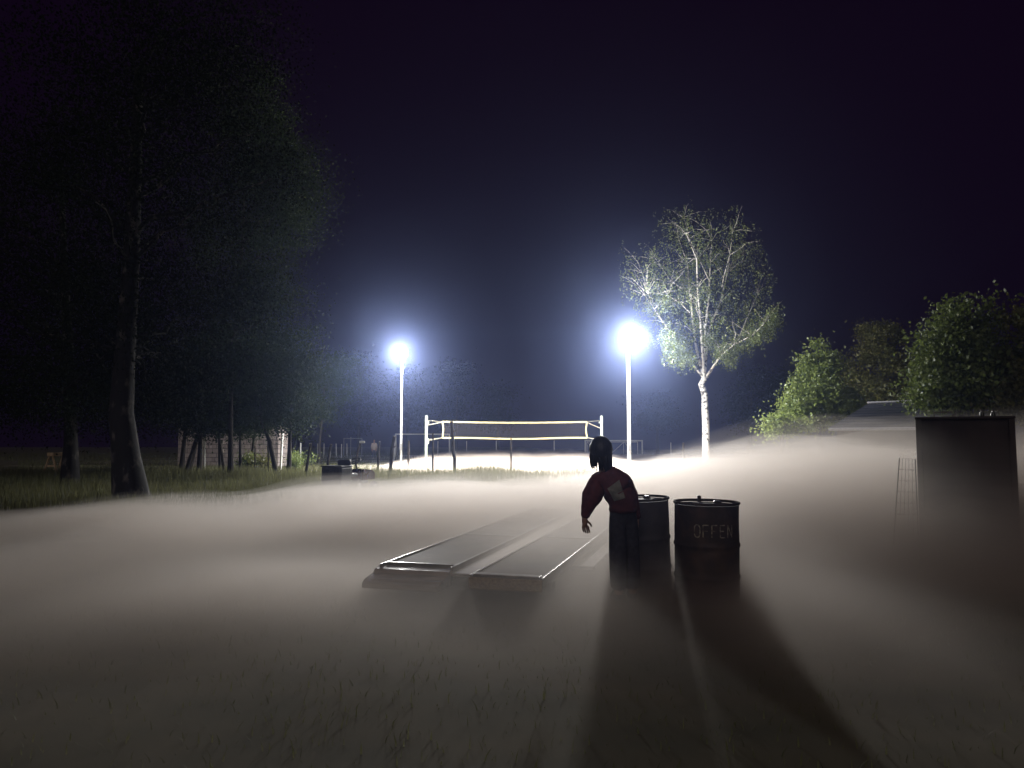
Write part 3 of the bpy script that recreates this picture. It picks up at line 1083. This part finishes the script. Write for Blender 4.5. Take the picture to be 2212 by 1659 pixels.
def build_person():
    d = 6.72
    bx = at(1345, 1100, d).x
    base = Vector((bx, d, 0))
    P = lambda X, Y, dy=0: at(X, Y, d + dy) - base
    root = thing('person', base, 'person in a dark red jacket bending in front of a drum, one hand reaching down', 'person')
    J = {
        'pelvis': (P(1345, 1098), .10, .085), 'belly': (P(1339, 1075), .10, .085), 'chest': (P(1324, 1052), .11, .09),
        'collar': (P(1311, 1032), .06, .05), 'neck': (P(1306, 1014), .058, .056), 'skull': (P(1300, 995, .01), .05, .05),
        'sl': (P(1289, 1046, -.02), .045, .045), 'el': (P(1271, 1086, -.06), .042, .042), 'fl': (P(1264, 1106, -.07), .036, .036), 'wrist': (P(1261.5, 1121, -.08), .026, .022),
        'sr': (P(1350, 1050, .02), .045, .045), 'er': (P(1369, 1088, .05), .042, .042), 'fr': (P(1373, 1108, .07), .034, .034), 'wr': (P(1375, 1128, .07), .026, .022),
        'hl': (P(1336, 1115, -.01), .085, .08), 'kl': (Vector((-.045, .0, .44)), .055, .062), 'cl': (Vector((-.045, -.01, .26)), .045, .045), 'al': (Vector((-.045, -.02, .08)), .034, .04), 'tl': (Vector((-.07, .11, .035)), .038, .03),
        'hr': (P(1357, 1115, .01), .085, .08), 'kr': (Vector((.075, .05, .44)), .055, .062), 'cr': (Vector((.08, .04, .26)), .045, .045), 'ar': (Vector((.085, .03, .08)), .034, .04), 'tr': (Vector((.10, .16, .035)), .038, .03),
    }
    E = [('pelvis', 'belly'), ('belly', 'chest'), ('chest', 'collar'), ('collar', 'neck'), ('neck', 'skull'),
         ('collar', 'sl'), ('sl', 'el'), ('el', 'fl'), ('fl', 'wrist'), ('collar', 'sr'), ('sr', 'er'), ('er', 'fr'), ('fr', 'wr'),
         ('pelvis', 'hl'), ('hl', 'kl'), ('kl', 'cl'), ('cl', 'al'), ('al', 'tl'), ('pelvis', 'hr'), ('hr', 'kr'), ('kr', 'cr'), ('cr', 'ar'), ('ar', 'tr')]
    hj, he = hand(None, J['wrist'][0], P(1265.5, 1143, -.05) - J['wrist'][0], (1, .35, 0), (.3, 1, 0), .95, .3)
    J.update(hj)
    E += he
    rj, re_ = hand(None, J['wr'][0], (-.15, -.1, -1), (-.3, 1, 0), (-1, -.2, 0), .95, .5)
    for k, v in rj.items():
        J['r_' + k] = v
    E += [('wr' if a == 'wrist' else 'r_' + a, 'r_' + b) for a, b in re_]
    bodym = skin_mesh(J, E, 'pelvis', 2)
    hm = head_mesh(P(1299, 976, .01), .078, .095, .118, (-.35, 1, -.25))
    mesh_obj('body', join_meshes(bodym, hm), M['skin'], root)
    # trousers
    T = {
        'w': (P(1343, 1076), .11, .09), 'p': (P(1345, 1096), .125, .11), 'hl': (P(1336, 1122, -.01), .092, .09), 'kl': (J['kl'][0], .088, .088), 'al': (Vector((-.045, -.015, .10)), .078, .078),
        'hr': (P(1357, 1122, .01), .092, .09), 'kr': (J['kr'][0], .088, .088), 'ar': (Vector((.085, .035, .10)), .078, .078)}
    mesh_obj('trousers', skin_mesh(T, [('w', 'p'), ('p', 'hl'), ('hl', 'kl'), ('kl', 'al'), ('p', 'hr'), ('hr', 'kr'), ('kr', 'ar')], 'w', 2), M['trouser'], root)
    for nm, s in (('l', -1), ('r', 1)):
        a, t = J['a' + nm][0], J['t' + nm][0]
        B = {'a': (a + Vector((0, 0, .03)), .055, .058), 'h': (a + Vector((0, -.03, -.035)), .045, .04), 't': (t + Vector((0, .05, 0)), .046, .032), 'm': (a.lerp(t, .4) + Vector((0, 0, -.02)), .046, .045)}
        mesh_obj('boot', skin_mesh(B, [('a', 'm'), ('m', 'h'), ('m', 't')], 'a', 2), M['boot'], root)
    # jacket: wide dolman sleeve on the reaching arm
    K = {
        'skirt': (P(1345, 1112), .160, .14), 'hem': (P(1346, 1095), .165, .14), 'waist': (P(1344, 1077), .19, .14), 'chest': (P(1331, 1057), .20, .14), 'yoke': (P(1317, 1036), .155, .11),
        'col': (P(1308, 1014), .10, .085),
        'sl': (P(1290, 1045, -.02), .10, .095), 'ul': (P(1281, 1066, -.04), .135, .10), 'el': (P(1272.5, 1088, -.06), .095, .078), 'fl': (P(1266, 1106, -.07), .058, .052), 'wl': (P(1262.5, 1121, -.08), .054, .046),
        'sr': (P(1349, 1047, .02), .115, .10), 'ur': (P(1361, 1066, .03), .075, .075), 'er': (P(1368, 1088, .05), .062, .06), 'fr': (P(1373, 1108, .07), .05, .05), 'wr': (P(1375, 1124, .07), .044, .044)}
    KE = [('skirt', 'hem'), ('hem', 'waist'), ('waist', 'chest'), ('chest', 'yoke'), ('yoke', 'col'), ('yoke', 'sl'), ('sl', 'ul'), ('ul', 'el'), ('el', 'fl'), ('fl', 'wl'),
          ('yoke', 'sr'), ('sr', 'ur'), ('ur', 'er'), ('er', 'fr'), ('fr', 'wr')]
    jm = skin_mesh(K, KE, 'skirt', 3)
    for v in jm.vertices:         # cloth folds
        n = Vector(v.normal)
        f = noise.noise(Vector((v.co.x * 9, v.co.y * 9, v.co.z * 16))) * .010 + noise.noise(v.co * 30) * .004
        v.co += n * f
    jk = mesh_obj('jacket', jm, M['jacket'], root)
    # pale print lying on the back of the jacket
    tree_ = None
    from mathutils.bvhtree import BVHTree
    tree_ = BVHTree.FromPolygons([v.co.copy() for v in jm.vertices], [tuple(p.vertices) for p in jm.polygons])
    quad = [P(1307, 1053), P(1332, 1034), P(1344, 1072), P(1322, 1080)]
    vs, fs, N = [], [], 10
    ok = {}
    for i in range(N + 1):
        for k in range(N + 1):
            p = quad[0].lerp(quad[1], i / N).lerp(quad[3].lerp(quad[2], i / N), k / N)
            h = tree_.ray_cast(p + Vector((0, -1, 0)), Vector((0, 1, 0)))
            if h[0] is not None:
                ok[(i, k)] = len(vs)
                vs.append(h[0] + Vector((0, -.004, 0)))
    for i in range(N):
        for k in range(N):
            q = [(i, k), (i + 1, k), (i + 1, k + 1), (i, k + 1)]
            if all(t in ok for t in q):
                fs.append([ok[t] for t in q])
    MB().add(vs, fs, True).build('back_print', M['patch'], jk, sharp=False)
    # hair: a cap and hanging locks, longer towards the lowered side, and a loose knot on top
    hm2 = bmesh.new()
    c = P(1298.5, 971, .0)
    bmesh.ops.create_uvsphere(hm2, u_segments=30, v_segments=22, radius=1)
    for v in hm2.verts:
        k = noise.noise(v.co * 3.2) * .06
        low = max(0, -v.co.z)
        v.co = Vector((v.co.x * (.104 + k * .1) * (1 - .12 * low), v.co.y * .116, v.co.z * (.122 + k * .08))) + c + Vector((-.004, -.01, 0))
    hme = bpy.data.meshes.new('hair')
    hm2.to_mesh(hme)
    hm2.free()
    mb = MB()
    mb.add([v.co for v in hme.vertices], [tuple(p.vertices) for p in hme.polygons], True)
    for i in range(190):
        a = random.uniform(math.pi * .75, math.pi * 2.02)      # around the back and the lowered side
        st = c + Vector((.088 * math.cos(a), .10 * math.sin(a), random.uniform(-.03, .02)))
        side = ss(.3, -1, math.cos(a))
        ln = .185 - .055 * side + random.uniform(-.025, .03)
        en = st + Vector((random.uniform(-.012, .012) + .030 * (1 - side) - .03 * max(0, math.cos(a)), random.uniform(-.01, .02), -ln))
        mb.tube([st, st.lerp(en, .5) + Vector((-.006 * side, 0, .0)), en], [.011, .008, .0015], 5, caps=True)
    mb.build('hair', M['hair'], root, sharp=False)


def build_far_person():
    d = 57.0
    p = at(808, 980, d)
    base = Vector((p.x, d, gz(p.x, d)))
    root = thing('person', base, 'tiny distant person in a beige coat standing at the field edge', 'person', None, R(15))
    h = at(808, 950, d).z - base.z
    k = h / 1.72
    V = lambda x, y, z: Vector((x * k, y * k, z * k))
    J = {'pelvis': (V(0, 0, .95), .13 * k, .10 * k), 'chest': (V(0, 0, 1.28), .15 * k, .11 * k), 'neck': (V(0, -.01, 1.49), .055 * k, .055 * k), 'head': (V(0, -.02, 1.55), .05 * k, .05 * k),
         'sl': (V(-.18, 0, 1.38), .06 * k, .06 * k), 'el': (V(-.24, 0, 1.10), .045 * k, .045 * k), 'wrist': (V(-.22, -.08, .86), .03 * k, .025 * k),
         'sr': (V(.18, 0, 1.38), .06 * k, .06 * k), 'er': (V(.24, 0, 1.10), .045 * k, .045 * k), 'wr': (V(.22, -.08, .86), .03 * k, .025 * k),
         'hl': (V(-.09, 0, .86), .09 * k, .09 * k), 'kl': (V(-.10, -.01, .48), .06 * k, .06 * k), 'al': (V(-.10, .02, .09), .04 * k, .045 * k), 'tl': (V(-.12, -.14, .035), .04 * k, .03 * k),
         'hr': (V(.09, 0, .86), .09 * k, .09 * k), 'kr': (V(.10, -.01, .48), .06 * k, .06 * k), 'ar': (V(.10, .02, .09), .04 * k, .045 * k), 'tr': (V(.12, -.14, .035), .04 * k, .03 * k)}
    E = [('pelvis', 'chest'), ('chest', 'neck'), ('neck', 'head'), ('chest', 'sl'), ('sl', 'el'), ('el', 'wrist'), ('chest', 'sr'), ('sr', 'er'), ('er', 'wr'),
         ('pelvis', 'hl'), ('hl', 'kl'), ('kl', 'al'), ('al', 'tl'), ('pelvis', 'hr'), ('hr', 'kr'), ('kr', 'ar'), ('ar', 'tr')]
    for pre, w in (('', 'wrist'), ('q', 'wr')):
        hj, he = hand(None, J[w][0], (0, -.15, -1), (1 if pre else -1, -.3, 0), (0, -1, 0), k, .3)
        for n_, v in hj.items():
            J[pre + 'h_' + n_] = v
        E += [(w if a == 'wrist' else pre + 'h_' + a, pre + 'h_' + b) for a, b in he]
    mesh_obj('body', join_meshes(skin_mesh(J, E, 'pelvis', 1), head_mesh(V(0, -.03, 1.61), .075 * k, .095 * k, .115 * k, (0, -1, 0))), M['skin'], root)
    C = {'hem': (V(0, 0, .78), .20 * k, .15 * k), 'w': (V(0, 0, 1.05), .17 * k, .13 * k), 'c': (V(0, 0, 1.32), .18 * k, .13 * k), 'n': (V(0, -.01, 1.46), .08 * k, .08 * k),
         'sl': (V(-.19, 0, 1.37), .075 * k, .075 * k), 'el': (V(-.24, 0, 1.10), .06 * k, .06 * k), 'wl': (V(-.22, -.07, .90), .05 * k, .05 * k),
         'sr': (V(.19, 0, 1.37), .075 * k, .075 * k), 'er': (V(.24, 0, 1.10), .06 * k, .06 * k), 'wr': (V(.22, -.07, .90), .05 * k, .05 * k)}
    mesh_obj('coat', skin_mesh(C, [('hem', 'w'), ('w', 'c'), ('c', 'n'), ('c', 'sl'), ('sl', 'el'), ('el', 'wl'), ('c', 'sr'), ('sr', 'er'), ('er', 'wr')], 'hem', 2), M['beige'], root)
    T = {'p': (V(0, 0, .92), .15 * k, .12 * k), 'kl': (V(-.10, -.01, .48), .08 * k, .08 * k), 'al': (V(-.10, .02, .1), .065 * k, .065 * k), 'kr': (V(.10, -.01, .48), .08 * k, .08 * k), 'ar': (V(.10, .02, .1), .065 * k, .065 * k)}
    mesh_obj('trousers', skin_mesh(T, [('p', 'kl'), ('kl', 'al'), ('p', 'kr'), ('kr', 'ar')], 'p', 1), M['trouser'], root)
    hb = MB().lathe([(.01, 1.74 * k), (.07 * k, 1.72 * k), (.088 * k, 1.66 * k), (.088 * k, 1.60 * k), (.07 * k, 1.58 * k)], 14, V(0, .012, 0))
    hb.build('hair', M['hair'], root)


# ------------------------------------------------------------------ mower
def build_mower():
    d = 20.0
    p = at(752, 1042, d)
    base = Vector((p.x, d, 0))
    s = 1.0
    rz = R(-20)      # driving away and to the right
    root = thing('ride_on_mower', base, 'ride-on lawn mower half sunk in fog, dark seat and grass box towards us', 'mower', None, rz)
    root.scale = (.85, .85, .88)
    # local: x across, +y forward
    MB().box((0, .25, .34), (.46, 1.15, .10), bev=.03).build('chassis', M['black'], root)
    hood = MB()
    prof = [(.50, .40), (.50, .66), (.62, .74), (1.10, .70), (1.24, .60), (1.26, .40)]
    for w0, w1 in ((-.22, .22),):
        k = len(prof)
        vs = [(w0, a, b) for a, b in prof] + [(w1, a, b) for a, b in prof]
        hood.add(vs, [(i, (i + 1) % k, k + (i + 1) % k, k + i) for i in range(k)] + [tuple(range(k))[::-1], tuple(range(k, 2 * k))])
    ho = hood.build('bonnet', M['mowerred'], root)
    for x in (-.14, .14):
        MB().lathe([(.05, 0), (.05, .03), (.035, .04)], 14, (x, 1.25, .55), Matrix.Rotation(R(-90), 3, 'X')).build('headlight', M['whitepost'], ho)
    MB().box((0, 1.262, .45), (.30, .02, .10), bev=.004).build('grille', M['black'], ho)
    # seat
    MB().box((0, .02, .58), (.42, .42, .11), bev=.04).build('seat', M['black'], root)
    MB().box((0, -.20, .82), (.46, .13, .46), Matrix.Rotation(R(10), 3, 'X'), .06).build('backrest', M['black'], root)
    MB().tube([(0, .56, .62), (0, .41, .98)], .022, 8).build('steering_column', M['black'], root)
    sw = MB()
    c = Vector((0, .40, 1.0))
    rt = Matrix.Rotation(R(28), 3, 'X')
    ring = [c + rt @ Vector((.17 * math.cos(a), .17 * math.sin(a), 0)) for a in [2 * math.pi * i / 24 for i in range(25)]]
    sw.tube(ring, .016, 8, caps=False)
    for a in (0, 2.1, 4.2):
        sw.tube([c, c + rt @ Vector((.17 * math.cos(a), .17 * math.sin(a), 0))], .012, 6)
    sw.build('steering_wheel', M['black'], root)
    MB().tube([(.28, .30, .42), (.34, .22, .74)], .012, 6).build('lever', M['steel'], root)
    # grass box behind
    gb = MB().box((0, -.66, .58), (.70, .60, .56), bev=.06)
    gbo = gb.build('grass_box', M['black'], root)
    MB().box((0, -.66, .868), (.74, .64, .035), bev=.014).build('grass_box_lid', M['black'], gbo)
    MB().tube([(-.1, -.96, .70), (0, -1.0, .74), (.1, -.96, .70)], .014, 6).build('handle', M['black'], gbo)
    for x, y, r, w in ((-.38, -.12, .24, .2), (.38, -.12, .24, .2), (-.34, .98, .18, .15), (.34, .98, .18, .15)):
        rot = Matrix.Rotation(R(90), 3, 'Y')
        t = MB().lathe([(r * .55, -w / 2), (r * .9, -w / 2), (r, -w * .32), (r, w * .32), (r * .9, w / 2), (r * .55, w / 2)], 24, (x, y, r), rot).build('wheel', M['tyre'], root)
        MB().lathe([(r * .5, -w * .52), (r * .2, -w * .56), (r * .2, w * .56), (r * .5, w * .52)], 16, (x, y, r), rot).build('hub', M['whitepost'], t)
    MB().box((0, .45, .17), (.95, .60, .13), bev=.05).build('cutting_deck', M['mowerred'], root)


# ------------------------------------------------------------------ buildings and boxes
def build_block_wall():
    d = 41.0
    a, b = at(386, 1000, d + .5), at(603, 1000, d - .5)
    base = Vector((b.x, b.y, 0))
    L = (Vector((a.x, a.y, 0)) - base).length
    ang = math.atan2(base.y - a.y, base.x - a.x)
    root = thing('block_shed', base, 'low shed of pale stone blocks seen between the young tree trunks', 'shed', None, ang)
    # local x runs from -L to 0 along the front, +y is the back
    mb = MB()
    for r in range(10):
        zc = .12 + r * .24
        off = (r % 2) * .25
        x = -L - off
        while x < 0:
            x0, x1 = max(x, -L), min(x + .5, 0)
            if x1 - x0 > .06:
                mb.box(((x0 + x1) / 2, random.uniform(-.012, .012), zc), (x1 - x0 - .016, .24, .226), bev=.012)
            x += .5
    w = mb.build('wall', M['block'], root)
    MB().box((-L / 2, .16, 1.2), (L - .04, .06, 2.38)).build('backing', M['shedwall'], root)
    MB().box((-.12, .55, 1.2), (.24, .8, 2.38)).build('side_wall', M['block'], root)
    MB().box((-L + .12, .55, 1.2), (.24, .8, 2.38)).build('side_wall', M['block'], root)
    MB().box((-L / 2, .45, 2.50), (L + .5, 1.6, .12), Matrix.Rotation(R(4), 3, 'X')).build('roof', M['roof'], root)
    # bushes in front
    for X, Y, d2, lab, r, m in ((565, 985, 31.5, 'low yellowish bush before the block wall', .55, 'leafolive'), (532, 985, 31.5, 'low dark bush at the wall under the thin tree', .5, 'leafgreen'),
                                (640, 985, 34, 'leafy bush beside the pale post', .6, 'leafgreen')):
        p = at(X, Y, d2)
        root2 = thing('bush', (p.x, d2, 0), lab, 'bush', 'bushes at the block wall')
        st = MB()
        cents = []
        for _ in range(12):
            q = Vector((random.gauss(0, r * .5), random.gauss(0, r * .4), random.uniform(.15, r * 1.3)))
            cents.append(q)
            st.tube(limb_path((random.gauss(0, .05), 0, -.05), q, 0, 3), [.015, .012, .009, .005], 5, caps=False)
        st.build('stem', M['bark'], root2)
        P = np.concatenate([RNG.normal(size=(110, 3)) * .16 + np.array(c) for c in cents])
        P[:, 2] = np.abs(P[:, 2])
        mesh_obj('foliage', leaf_mesh(P, .09, .5), M[m], root2)


def build_shed():
    e0, e1 = at(1792, 924, 27), at(1925, 921, 25.5)
    r0, r1 = at(1874, 873, 29.5), at(1995, 859, 28)
    base = Vector((e0.x, e0.y, 0))
    root = thing('tiled_shed', base, 'dark tiled shed roof with a pale ridge rising out of the fog', 'shed')
    k = lambda v: v - base
    dirv = (r1 - r0)
    dirv.z = 0
    dirv.normalize()
    Lr = 3.4
    nrm = Vector((-dirv.y, dirv.x, 0))
    R0 = Vector((r0.x, r0.y, 2.86)); R1 = R0 + dirv * Lr
    E0 = Vector((e0.x, e0.y, 1.88)); E1 = E0 + dirv * (Lr + .3)
    B0 = R0 + nrm * 2.4 - Vector((0, 0, .95)); B1 = R1 + nrm * 2.4 - Vector((0, 0, .95))
    t = Vector((0, 0, -.07))
    mb = MB()
    # front slope as overlapping rows of tiles
    rows = 9
    for i in range(rows):
        a0, a1 = i / rows, (i + 1.12) / rows
        lift = Vector((0, 0, .02))
        A, B = E0.lerp(R0, a0) + lift, E1.lerp(R1, a0) + lift
        C, D = E1.lerp(R1, min(1, a1)), E0.lerp(R0, min(1, a1))
        vs = [k(A), k(B), k(C), k(D), k(A + t * .5), k(B + t * .5), k(C + t * .5), k(D + t * .5)]
        mb.add(vs, [(0, 1, 2, 3), (7, 6, 5, 4), (0, 4, 5, 1), (1, 5, 6, 2), (2, 6, 7, 3), (3, 7, 4, 0)])
    vs = [k(R0), k(R1), k(B1), k(B0), k(R0 + t), k(R1 + t), k(B1 + t), k(B0 + t)]
    mb.add(vs, [(0, 1, 2, 3), (7, 6, 5, 4), (0, 4, 5, 1), (1, 5, 6, 2), (2, 6, 7, 3), (3, 7, 4, 0)])
    ro = mb.build('roof', M['roof'], root)
    rg = MB()
    n = 10
    for i in range(n):
        p = R0.lerp(R1, (i + .5) / n) + Vector((0, 0, .05))
        rg.tube([k(p - dirv * Lr / n * .49), k(p + dirv * Lr / n * .49)], [.05, .042], 8)
    rg.build('ridge_cap', M['ridge'], ro)
    MB().tube([k(E0 + Vector((0, 0, -.06)) - nrm * .06), k(E1 + Vector((0, 0, -.06)) - nrm * .06)], .055, 8).build('gutter', M['ridge'], ro)
    f0, f1 = E0 + nrm * .25, E1 + nrm * .25
    g0, g1 = B0 - nrm * .2, B1 - nrm * .2
    for a, b in ((f0, f1), (g0, g1)):
        m_ = (a + b) / 2
        MB().box(k(Vector((m_.x, m_.y, .88))), ((b - a).length - .5, .1, 1.8), Matrix.Rotation(math.atan2(dirv.y, dirv.x), 3, 'Z')).build('wall', M['shedwall'], root)
    gb = MB()
    for q in (0.05, .95):
        a, b, c = f0.lerp(f1, q), g0.lerp(g1, q), R0.lerp(R1, q)
        vs = []
        for off in (-.04, .04):
            for pp, z in ((a, 0), (b, 0), (b, 1.8), (c, 2.72), (a, 1.8)):
                vs.append(k(Vector((pp.x, pp.y, z)) + dirv * off))
        gb.add(vs, [(0, 1, 2, 3, 4), (9, 8, 7, 6, 5)] + [(i, (i + 1) % 5, 5 + (i + 1) % 5, 5 + i) for i in range(5)])
    gb.build('gable', M['shedwall'], root)


def build_dark_box():
    d = 9.0
    a, b = at(1975, 900, d), at(2180, 898, d)
    W = b.x - a.x
    H = a.z
    W = 1.02
    mid = at(2078, 899, 9.35)
    root = thing('dark_cabinet', (mid.x, mid.y, 0), 'tall dark boarded cabinet standing at the edge of the fog', 'cabinet', None, R(-29))
    D = .9
    MB().box((0, 0, H / 2 + .06), (W - .05, D - .05, H - .16), bev=.012).build('carcass', M['box'], root)
    for x in (-W / 2 + .03, W / 2 - .03):
        for y in (-D / 2 + .03, D / 2 - .03):
            MB().box((x, y, H / 2), (.065, .065, H - .06), bev=.012).build('corner_post', M['box'], root)
    MB().box((0, 0, H - .015), (W + .02, D + .02, .032), bev=.012).build('top_board', M['box'], root)
    MB().tube([(-.30, .25, H), (-.30, .25, H + .075), (-.10, .25, H + .08), (-.09, .25, H)], .008, 6).build('wire_handle', M['wire'], root)
    for i, (x, y, h, lab) in enumerate(((.21, -.05, .085, 'dark stubby bottle on the cabinet top, left of its neighbour'), (.33, .02, .08, 'dark stubby bottle on the cabinet top, right of its neighbour'))):
        r = .026
        o = MB().lathe([(r, 0), (r, h * .5), (r * .45, h * .75), (r * .45, h), (r * .2, h)], 14).build('bottle', M['glassy'])
        pos = Matrix.Rotation(R(-29), 3, 'Z') @ Vector((x, y, 0)) + Vector(root.location)
        o.location = (pos.x, pos.y, H + .002)
        tag(o, lab, 'bottle', 'bottles on the cabinet')
        MB().lathe([(r * .55, h - .01), (r * .55, h + .006), (r * .3, h + .008)], 12).build('cap', M['steel'], o)
    # wire screen leaning beside it
    dd = 9.1
    tl, tr = at(1943, 990, dd), at(1977, 992, dd)
    base = Vector(((tl.x + tr.x) / 2, dd, 0))
    root = thing('wire_screen', base, 'thin wire-framed mesh screen standing beside the cabinet', 'screen')
    tl, tr = tl - base, tr - base
    bl, br = Vector((tl.x - .11 * tl.z, 0, .01)), Vector((tr.x, 0, .01))
    MB().tube([bl, tl, tr, br, bl], .006, 6).build('frame', M['wire'], root)
    ms = MB()
    for i in range(1, 9):
        t = i / 9
        ms.tube([bl.lerp(tl, t), br.lerp(tr, t)], .002, 4)
    for i in range(1, 5):
        t = i / 5
        ms.tube([bl.lerp(br, t), tl.lerp(tr, t)], .002, 4)
    ms.build('mesh', M['wire'], root)


def build_trestle():
    d = 30.0
    p = at(125, 990, d)
    root = thing('wooden_trestle', (p.x, d, 0), 'pale wooden trestle glimmering under the dark trees', 'trestle', None, R(84))
    h = at(125, 978, d).z
    MB().box((0, 0, h - .06), (.9, .26, .14), bev=.01).build('top_beam', M['tan'], root)
    for x in (-.38, .38):
        for s in (-1, 1):
            MB().tube([(x, .06 * s, h - .10), (x, .32 * s, 0)], .045, 6).build('leg', M['tan'], root)
        MB().box((x, 0, h * .45), (.03, .34, .07)).build('brace', M['tan'], root)


# ------------------------------------------------------------------ fog and haze
def fog_height(x, y):
    # two low tongues of fog: a bank over the lawn and a tall plume to one side, thin over the meadow, thick again on the court
    pt = noise.noise(Vector((x * .30, y * .22, 40)))
    h = .05 + .32 * ss(3.8, 6.9, y + .8 * pt) + .32 * ss(7.0, 11.5, y + .25 * x + 1.2 * pt)
    h *= 1 + .55 * noise.noise(Vector((x * .45, y * .28, 50)))
    h *= 1 - .93 * ss(-.5, -12, x)
    h *= 1 - .55 * ss(2.2, 4.5, x) * ss(8, 6, y)
    h *= 1 - .82 * ss(13.5, 21.5, y + 1.5 * pt)
    pl = ss(7.5, 12.5, y + 1.7 * min(2.4, max(0, x - 3))) * (1 - ss(22, 30, y))
    h += pl * (.67 * ss(.8, 4.6, x) + .15 * ss(4.6, 10, x))
    ct = ss(29, 33, y) * (1 - ss(55, 66, y)) * ss(-8, -3.5, x) * (1 - ss(4, 9, x))
    h = max(h, .56 * ct)
    
    edge = ss(-34, -28, x) * (1 - ss(30, 36, x)) * ss(-5, -3, y) * (1 - ss(70, 76, y))
    return h, edge


def build_fog():
    xs = np.linspace(-36, 38, 186)
    ys = np.linspace(-5.5, 77, 207)
    layers = FOG_LAYERS
    root = None
    w = len(xs)
    base = np.zeros((len(ys), w))
    ed = np.zeros((len(ys), w))
    for j, y in enumerate(ys):
        for i, x in enumerate(xs):
            base[j, i], ed[j, i] = fog_height(x, y)
    for li, (frac, dens) in enumerate(layers):
        vs = []
        for j, y in enumerate(ys):
            for i, x in enumerate(xs):
                v1 = noise.noise(Vector((x * .22 + li * 1.3, y * .16, li * .7)))
                v2 = noise.noise(Vector((x * .65, y * .5 + li * 2.1, 3 + li * 1.1)))
                v3 = noise.noise(Vector((x * 1.5 + li, y * 1.2, 9 + li)))
                h = base[j, i]
                top = h * frac * (1 + .20 * v1) + min(.95, h) * (.17 * v2 + .14 * v3) * (1.1 - .4 * frac)
                if y > 27:
                    top += .34 * ss(27, 31, y) * noise.noise(Vector((x * 1.1, y * .6, 20 + li * .6))) * min(1, h * 1.7)
                vs.append((x, y, max(-.35 + .02 * li, top) * ed[j, i] - .5 * (1 - ed[j, i])))
        n = len(vs)
        zb = -.75 - .01 * li
        vs += [(x, y, zb) for y in ys for x in xs]
        fs = []
        h_ = len(ys)
        for j in range(h_ - 1):
            for i in range(w - 1):
                a = j * w + i
                fs.append((a, a + 1, a + w + 1, a + w))
                fs.append((n + a, n + a + w, n + a + w + 1, n + a + 1))
        for i in range(w - 1):
            fs.append((i, n + i, n + i + 1, i + 1))
            a = (h_ - 1) * w + i
            fs.append((a, a + 1, n + a + 1, n + a))
        for j in range(h_ - 1):
            a = j * w
            fs.append((a, a + w, n + a + w, n + a))
            a = j * w + w - 1
            fs.append((a, n + a, n + a + w, a + w))
        o = MB().add(vs, fs, True).build('ground_fog' if li == 0 else 'fog_layer', volume('fog %d' % li, FOG_COLOR, dens, FOG_G), root, sharp=False)
        if root is None:
            root = o
            tag(o, 'thick pale ground fog lying over the field', 'fog', kind='stuff')


def build_haze():
    mb = MB().box((0, 62, 11.5), (330, 196, 26))
    o = mb.build('haze', volume('night haze', HAZE_COLOR, HAZE_D, HAZE_G))
    tag(o, 'thin night haze in the whole air', 'haze', kind='stuff')


# ------------------------------------------------------------------ settings
LAMP_R, LAMP_L = 4600, 2700
M['lens'] = emit('floodlight lens', (.95, .97, 1), 60)
FOG_LAYERS = [(1.24, .025), (1.14, .05), (1.04, .09), (.93, .15), (.80, .22), (.64, .35), (.47, .5), (.28, .7)]
FOG_COLOR, FOG_G = (1.0, .94, .885), .70
HAZE_COLOR, HAZE_D, HAZE_G = (.42, .54, 1.0), .0024, .915

build_ground()
build_grass()
build_trees()
build_lit_birch()
build_lamps()
build_net()
build_goals()
build_posts()
pd = at(1384, 1100, 7.35)
drum('steel_drum', (pd.x, 7.35, gz(pd.x, 7.35)), 'greyish steel drum half hidden by the bending person', M['drumgrey'], (R(0), R(-1.5)), None, R(20))
pd = at(1521, 1100, 6.9)
drum('steel_drum', (pd.x, 6.85, gz(pd.x, 6.85)), 'dark rusty steel drum with worn painted letters', M['drum'], (0, R(.6)), 'OFFEN', R(8))
build_platform()
build_person()
build_far_person()
build_mower()
build_block_wall()
build_shed()
build_dark_box()
build_trestle()
build_fog()
build_haze()

# sky, camera, render settings
W = bpy.data.worlds.new('World')
S.world = W
W.use_nodes = True
wn, wl = W.node_tree.nodes, W.node_tree.links
bg = wn['Background']
bg.inputs['Color'].default_value = (.38, .08, .56, 1)
bg.inputs['Strength'].default_value = .010
fill_sun = bpy.data.lights.new('fill_sun', 'SUN')  # added soft fill from behind the camera
fill_sun.energy = .32
fill_sun.color = (1.0, .86, .78)
fill_sun.angle = R(50)
fo = bpy.data.objects.new('fill_sun', fill_sun)
COL.objects.link(fo)
fo.rotation_euler = (R(52), 0, R(-14))

cam = bpy.data.cameras.new('camera')
cam.sensor_width = 36
cam.lens = F / 2212 * 36
cam.clip_start = .05
cam.clip_end = 1000
co = bpy.data.objects.new('camera', cam)
COL.objects.link(co)
co.location = CAM
co.rotation_euler = (math.pi / 2 + PITCH, 0, 0)
S.camera = co

S.render.engine = 'CYCLES'
S.cycles.max_bounces = 6
S.cycles.diffuse_bounces = 2
S.cycles.glossy_bounces = 2
S.cycles.transmission_bounces = 2
S.cycles.volume_bounces = 4
S.cycles.transparent_max_bounces = 12
S.cycles.use_denoising = True
S.cycles.use_light_tree = True
S.cycles.sample_clamp_indirect = 4
S.view_settings.view_transform = 'Standard'
S.view_settings.look = 'None'
S.view_settings.exposure = 0
S.view_settings.gamma = 1
